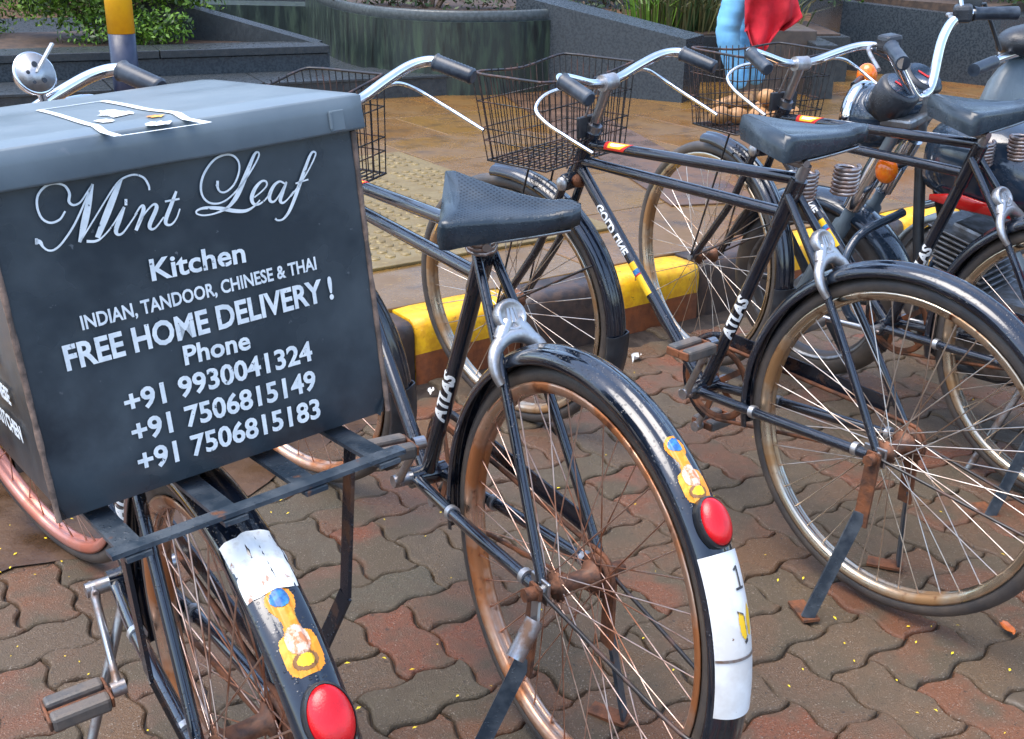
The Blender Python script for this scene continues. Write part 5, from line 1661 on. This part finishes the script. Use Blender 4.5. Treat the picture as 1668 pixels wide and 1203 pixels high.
J = [((hx+.02, 0, .93), .15, .12),                                    # 0 pelvis
     ((hx-.01, -.085, .86), .105), ((k1.x+.02, -.09, .50), .085), ((k1.x+.05, -.09, .36), .078), ((f1.x, -.09, .11), .062),       # 1-4 near leg
     ((hx+.04, .085, .86), .105), ((k2.x+.02, .10, .48), .085), ((k2.x+.05, .11, .34), .078), ((f2.x, .12, .11), .062),           # 5-8 far leg
     ((hx-.01, 0, 1.12), .13, .10), ((hx-.03, 0, 1.36), .16, .11), ((hx-.035, 0, 1.47), .06), ((hx-.05, 0, 1.56), .06),            # 9-12 spine neck
     ((hx-.03, -.19, 1.38), .055), ((hx+.02, -.23, 1.12), .042), ((hx+.06, -.22, .88), .033),                                      # 13-15 near arm
     ((hx-.03, .19, 1.38), .055), ((hx-.06, .23, 1.12), .042), ((hx-.14, .22, .92), .033)]
Eg = [(0, 1), (1, 2), (2, 3), (3, 4), (0, 5), (5, 6), (6, 7), (7, 8), (0, 9), (9, 10), (10, 11), (11, 12), (10, 13), (13, 14), (14, 15), (10, 16), (16, 17), (17, 18)]
def pas(c):
    if c.z > 1.45 or (c.z < 1.15 and abs(c.y) > .175 and c.z > .8):
        return 2
    return 0 if c.z < .98 else 1
pb_ = skin_mesh('body', J, Eg, (M_denim, M_shirt, M_skin), pas)
for v in pb_.vertices:
    z = v.co.z
    if z < 1.0:
        n_ = v.normal
        f_ = .007*noise.noise(Vector((v.co.x*7, v.co.y*7, z*26)))*(1+math.exp(-((z-.5)/.12)**2))+.006*noise.noise(Vector((v.co.x*5, v.co.y*5, z*48)))*math.exp(-((z-.17)/.09)**2)+.010*noise.noise(v.co*6)
        v.co += n_*f_
obj('body', pb_, person)
m = MB(); hc = Vector((hx-.075, 0, 1.66)); m.ell(hc, (.098, .078, .118), 20, 14)
m.ell(hc+Vector((-.098, 0, -.012)), (.018, .013, .022), 8, 6); m.ell(hc+Vector((0, -.078, -.01)), (.018, .01, .03), 8, 6); m.ell(hc+Vector((0, .078, -.01)), (.018, .01, .03), 8, 6)
obj('head', (m, M_skin), person)
m = MB(); m.ell(hc+Vector((.014, 0, .022)), (.104, .086, .116), 18, 12); m.ell(hc+Vector((.09, 0, -.03)), (.05, .06, .08), 12, 8); obj('hair', (m, M_hair), person)
for sd, (fx, yy, nm) in ((-1, (f1.x, -.09, 'shoe')), (1, (f2.x, .12, 'shoe'))):
    o = obj('shoe', (loft([(fx+.09, .045, .03, .025), (fx+.06, .05, .042, .045), (fx-.02, .05, .045, .045), (fx-.10, .035, .048, .03), (fx-.17, .025, .03, .02)]), M_tan), person, Matrix.Translation((0, yy, 0)))
    q = MB(); hd = Vector(J[15][0] if sd == -1 else J[18][0])
    q.ell(hd+Vector((0, 0, -.05)), (.042, .02, .05), 10, 8)
    for k in range(4):
        q.tube([hd+Vector((-.03+.02*k, 0, -.08)), hd+Vector((-.03+.02*k, -.012, -.115+.004*abs(k-1.5))), hd+Vector((-.028+.02*k, -.03, -.13+.005*abs(k-1.5)))], [.0085, .008, .007], 6)
    q.tube([hd+Vector((-.04, 0, -.04)), hd+Vector((-.06, -.02, -.07)), hd+Vector((-.055, -.03, -.09))], [.0095, .0085, .0075], 6)
    obj('hand', (q, M_skin), person)
# red cloth bag: hanging folds
bgc = aty(1258, 12, yP-.28); 
tl, tr_, rr_, bt, bl_ = [aty(u, v, yP-.28) for u, v in ((1216, -40), (1290, -40), (1306, 30), (1247, 76), (1213, 50))]
red_bag = None
def bag():
    m = MB(); nu, nv = 40, 14
    vs = []
    for j in range(nv+1):
        t_ = j/nv
        # outline from the top opening down to a ragged hem
        l = tl.lerp(bl_, t_); r2 = tr_.lerp(rr_, min(1, t_*1.25)) if t_ < .8 else rr_.lerp(bt.lerp(rr_, .45), (t_-.8)/.2)
        for i in range(nu):
            a_ = 2*PI*i/nu
            s_ = .5-.5*math.cos(a_)
            p = l.lerp(r2, s_)
            dep = .10*math.sin(a_)*(.45+.55*math.sin(PI*min(1, t_*.9+.1)))
            fold = .045*math.sin(s_*17+t_*3.5)*t_
            hem = (-.15*math.exp(-((s_-.38)/.2)**2)+.01*math.sin(s_*21))*max(0, (t_-.5)/.5)
            vs.append(Vector((p.x, p.y+dep+fold*(1 if a_ < PI else -1), p.z+hem+.02*math.sin(s_*9)*t_)))
    for j in range(nv):
        for i in range(nu):
            m.add([], [])
    fs = [(j*nu+i, j*nu+(i+1) % nu, (j+1)*nu+(i+1) % nu, (j+1)*nu+i) for j in range(nv) for i in range(nu)]
    fs.append(tuple(range(nv*nu, nv*nu+nu)))
    vs = [v+Vector((.010, .05, .012))*noise.noise(Vector((v.x*9, v.y*3, v.z*5)))+Vector((0, .018, 0))*noise.noise(v*24) for v in vs]
    m.add(vs, fs, True)
    return m
bgm = bag()
rb_ = empty('red_bag', 'crumpled bright red cloth bag hanging beside the blue jeans', 'bag', tuple(tl))
into(obj('cloth', (bgm, M_cloth)), rb_)
hd = Vector(J[15][0])+PF
m = MB(); m.tube(cat([tl.lerp(tr_, .2), hd+Vector((0, -.03, -.09)), tl.lerp(tr_, .8)], 6), .010, 8, flat=.4); into(obj('handle', (m, M_cloth)), rb_)

# ------------------------------------------------------------------ small things
# tan lumps in the right-hand basket
DM = Matrix.Translation((1.3288, 2.4878, 0)) @ Matrix.Rotation(2.2140, 4, 'Z') @ Matrix.Rotation(-.0637, 4, 'X') @ steer_mat(-.1455)
rr = random.Random(21)
lab = ['tan lump at the left end of the row in the basket', 'tan lump second from the left in the basket', 'tan lump lying in the middle of the basket', 'tan lump right of the middle one in the basket', 'large tan lump against the back of the basket', 'small tan lump near the stem in the basket', 'tan lump resting on the others in the basket', 'tan lump at the right end of the basket']
for k, (x, y, z, r_) in enumerate(((1.06, .10, .815, .028), (1.05, .045, .812, .026), (1.02, -.01, .813, .027), (.985, -.06, .815, .029), (1.06, -.07, .82, .033), (.955, .02, .812, .024), (1.03, -.045, .86, .027), (1.0, -.115, .815, .026))):
    m = MB(); m.ell((0, 0, 0), (r_*1.15, r_, r_*.9), 14, 10)
    m.v = [tuple(Vector(v)*(1+.13*noise.noise(Vector(v)*40+Vector((k, 0, 0))))) for v in m.v]
    o = obj('tan_lump', (m, M_tan)); o.matrix_world = DM @ Matrix.Translation((x, y, z)) @ Matrix.Rotation(rr.random()*6, 4, 'Z')
    o['label'] = lab[k]; o['category'] = 'lump'; o['group'] = 'tan lumps in the wire basket'
# fallen petals
pm4 = MB(); rr = random.Random(77)
def petal(c, L):
    a_ = rr.random()*6.28; t_ = Vector((math.cos(a_), math.sin(a_), rr.uniform(-.1, .25))); s2 = Vector((-math.sin(a_), math.cos(a_), rr.uniform(-.2, .2)))
    w = L*rr.uniform(.3, .55)
    z = Vector((0, 0, .004))
    pm4.add([c+z-t_*L*.5, c+z+s2*w*.5+Vector((0, 0, L*.12)), c+z+t_*L*.5, c+z-s2*w*.5+Vector((0, 0, L*.1))], [(0, 1, 2, 3)], True)
for (u, v) in ((438, 838), (503, 1003), (630, 845), (690, 875), (713, 1050), (570, 783), (470, 835), (560, 1080), (668, 1094), (620, 1078), (743, 1140), (797, 1119), (590, 1160), (680, 1190), (1165, 810), (1132, 870), (1250, 905), (1308, 942), (1267, 945), (1355, 1005), (1372, 1045), (1392, 1075), (1290, 1118), (1478, 1022), (1490, 1045), (1515, 1018), (1640, 1098), (1465, 1115), (1520, 1155), (1240, 730), (1030, 610), (985, 742), (1050, 1040), (1100, 1095), (925, 745), (885, 1000), (35, 862), (70, 880), (20, 905), (95, 915), (12, 930), (60, 935), (110, 880), (30, 1060), (185, 1045), (240, 1190), (150, 1100), (1535, 835), (1545, 655), (1585, 650), (1370, 620)):
    petal(at(u+rr.uniform(-6, 6), v+rr.uniform(-5, 5), .002), rr.uniform(.006, .012))
for k in range(55):
    c = at(rr.uniform(-60, 1700), rr.uniform(560, 1230), .002)
    if (c-KERB0).dot(E2) < -.08:
        petal(c, rr.uniform(.004, .011))
for k in range(60):
    c = kp(rr.uniform(-2.1, -.5), -rr.random()**1.5*.5-.03, .012); petal(c, rr.uniform(.005, .011))
obj('fallen_petals', (pm4, M_petal), kind='stuff', label='tiny yellow petals scattered over the wet pavers', category='petals')
def scrap(name, c, L, mt, label, cat_, curl=.3):
    m = MB(); vs = []
    n = 6
    for i in range(n+1):
        for j in range(n+1):
            u_, v_ = i/n-.5, j/n-.5
            w = math.sqrt(max(0, 1-(2*u_)**2*.9))
            vs.append((u_*L, v_*L*.55*w, L*curl*(v_*v_*1.6+.25*noise.noise(Vector((u_*3, v_*3, L*100))))+.004))
    W_ = n+1
    m.add(vs, [(i*W_+j, i*W_+j+1, (i+1)*W_+j+1, (i+1)*W_+j) for i in range(n) for j in range(n)], True)
    o = obj(name, (m, mt), None, Matrix.Translation(c) @ Matrix.Rotation(random.random()*3, 4, 'Z')); o['label'] = label; o['category'] = cat_
scrap('dry_leaf', at(1640, 1026, .003), .042, M_dryleaf, 'orange dry leaf on the pavers near the bottom right', 'leaf')
scrap('paper_scrap', at(1036, 586, .003), .05, M_scrap, 'crumpled white paper scrap on the pavers before the kerb', 'paper', .7)
scrap('paper_scrap', at(572, 664, .003) if False else at(702, 640, .003), .035, M_scrap, 'small white paper scrap by the kerb near the box', 'paper', .6)
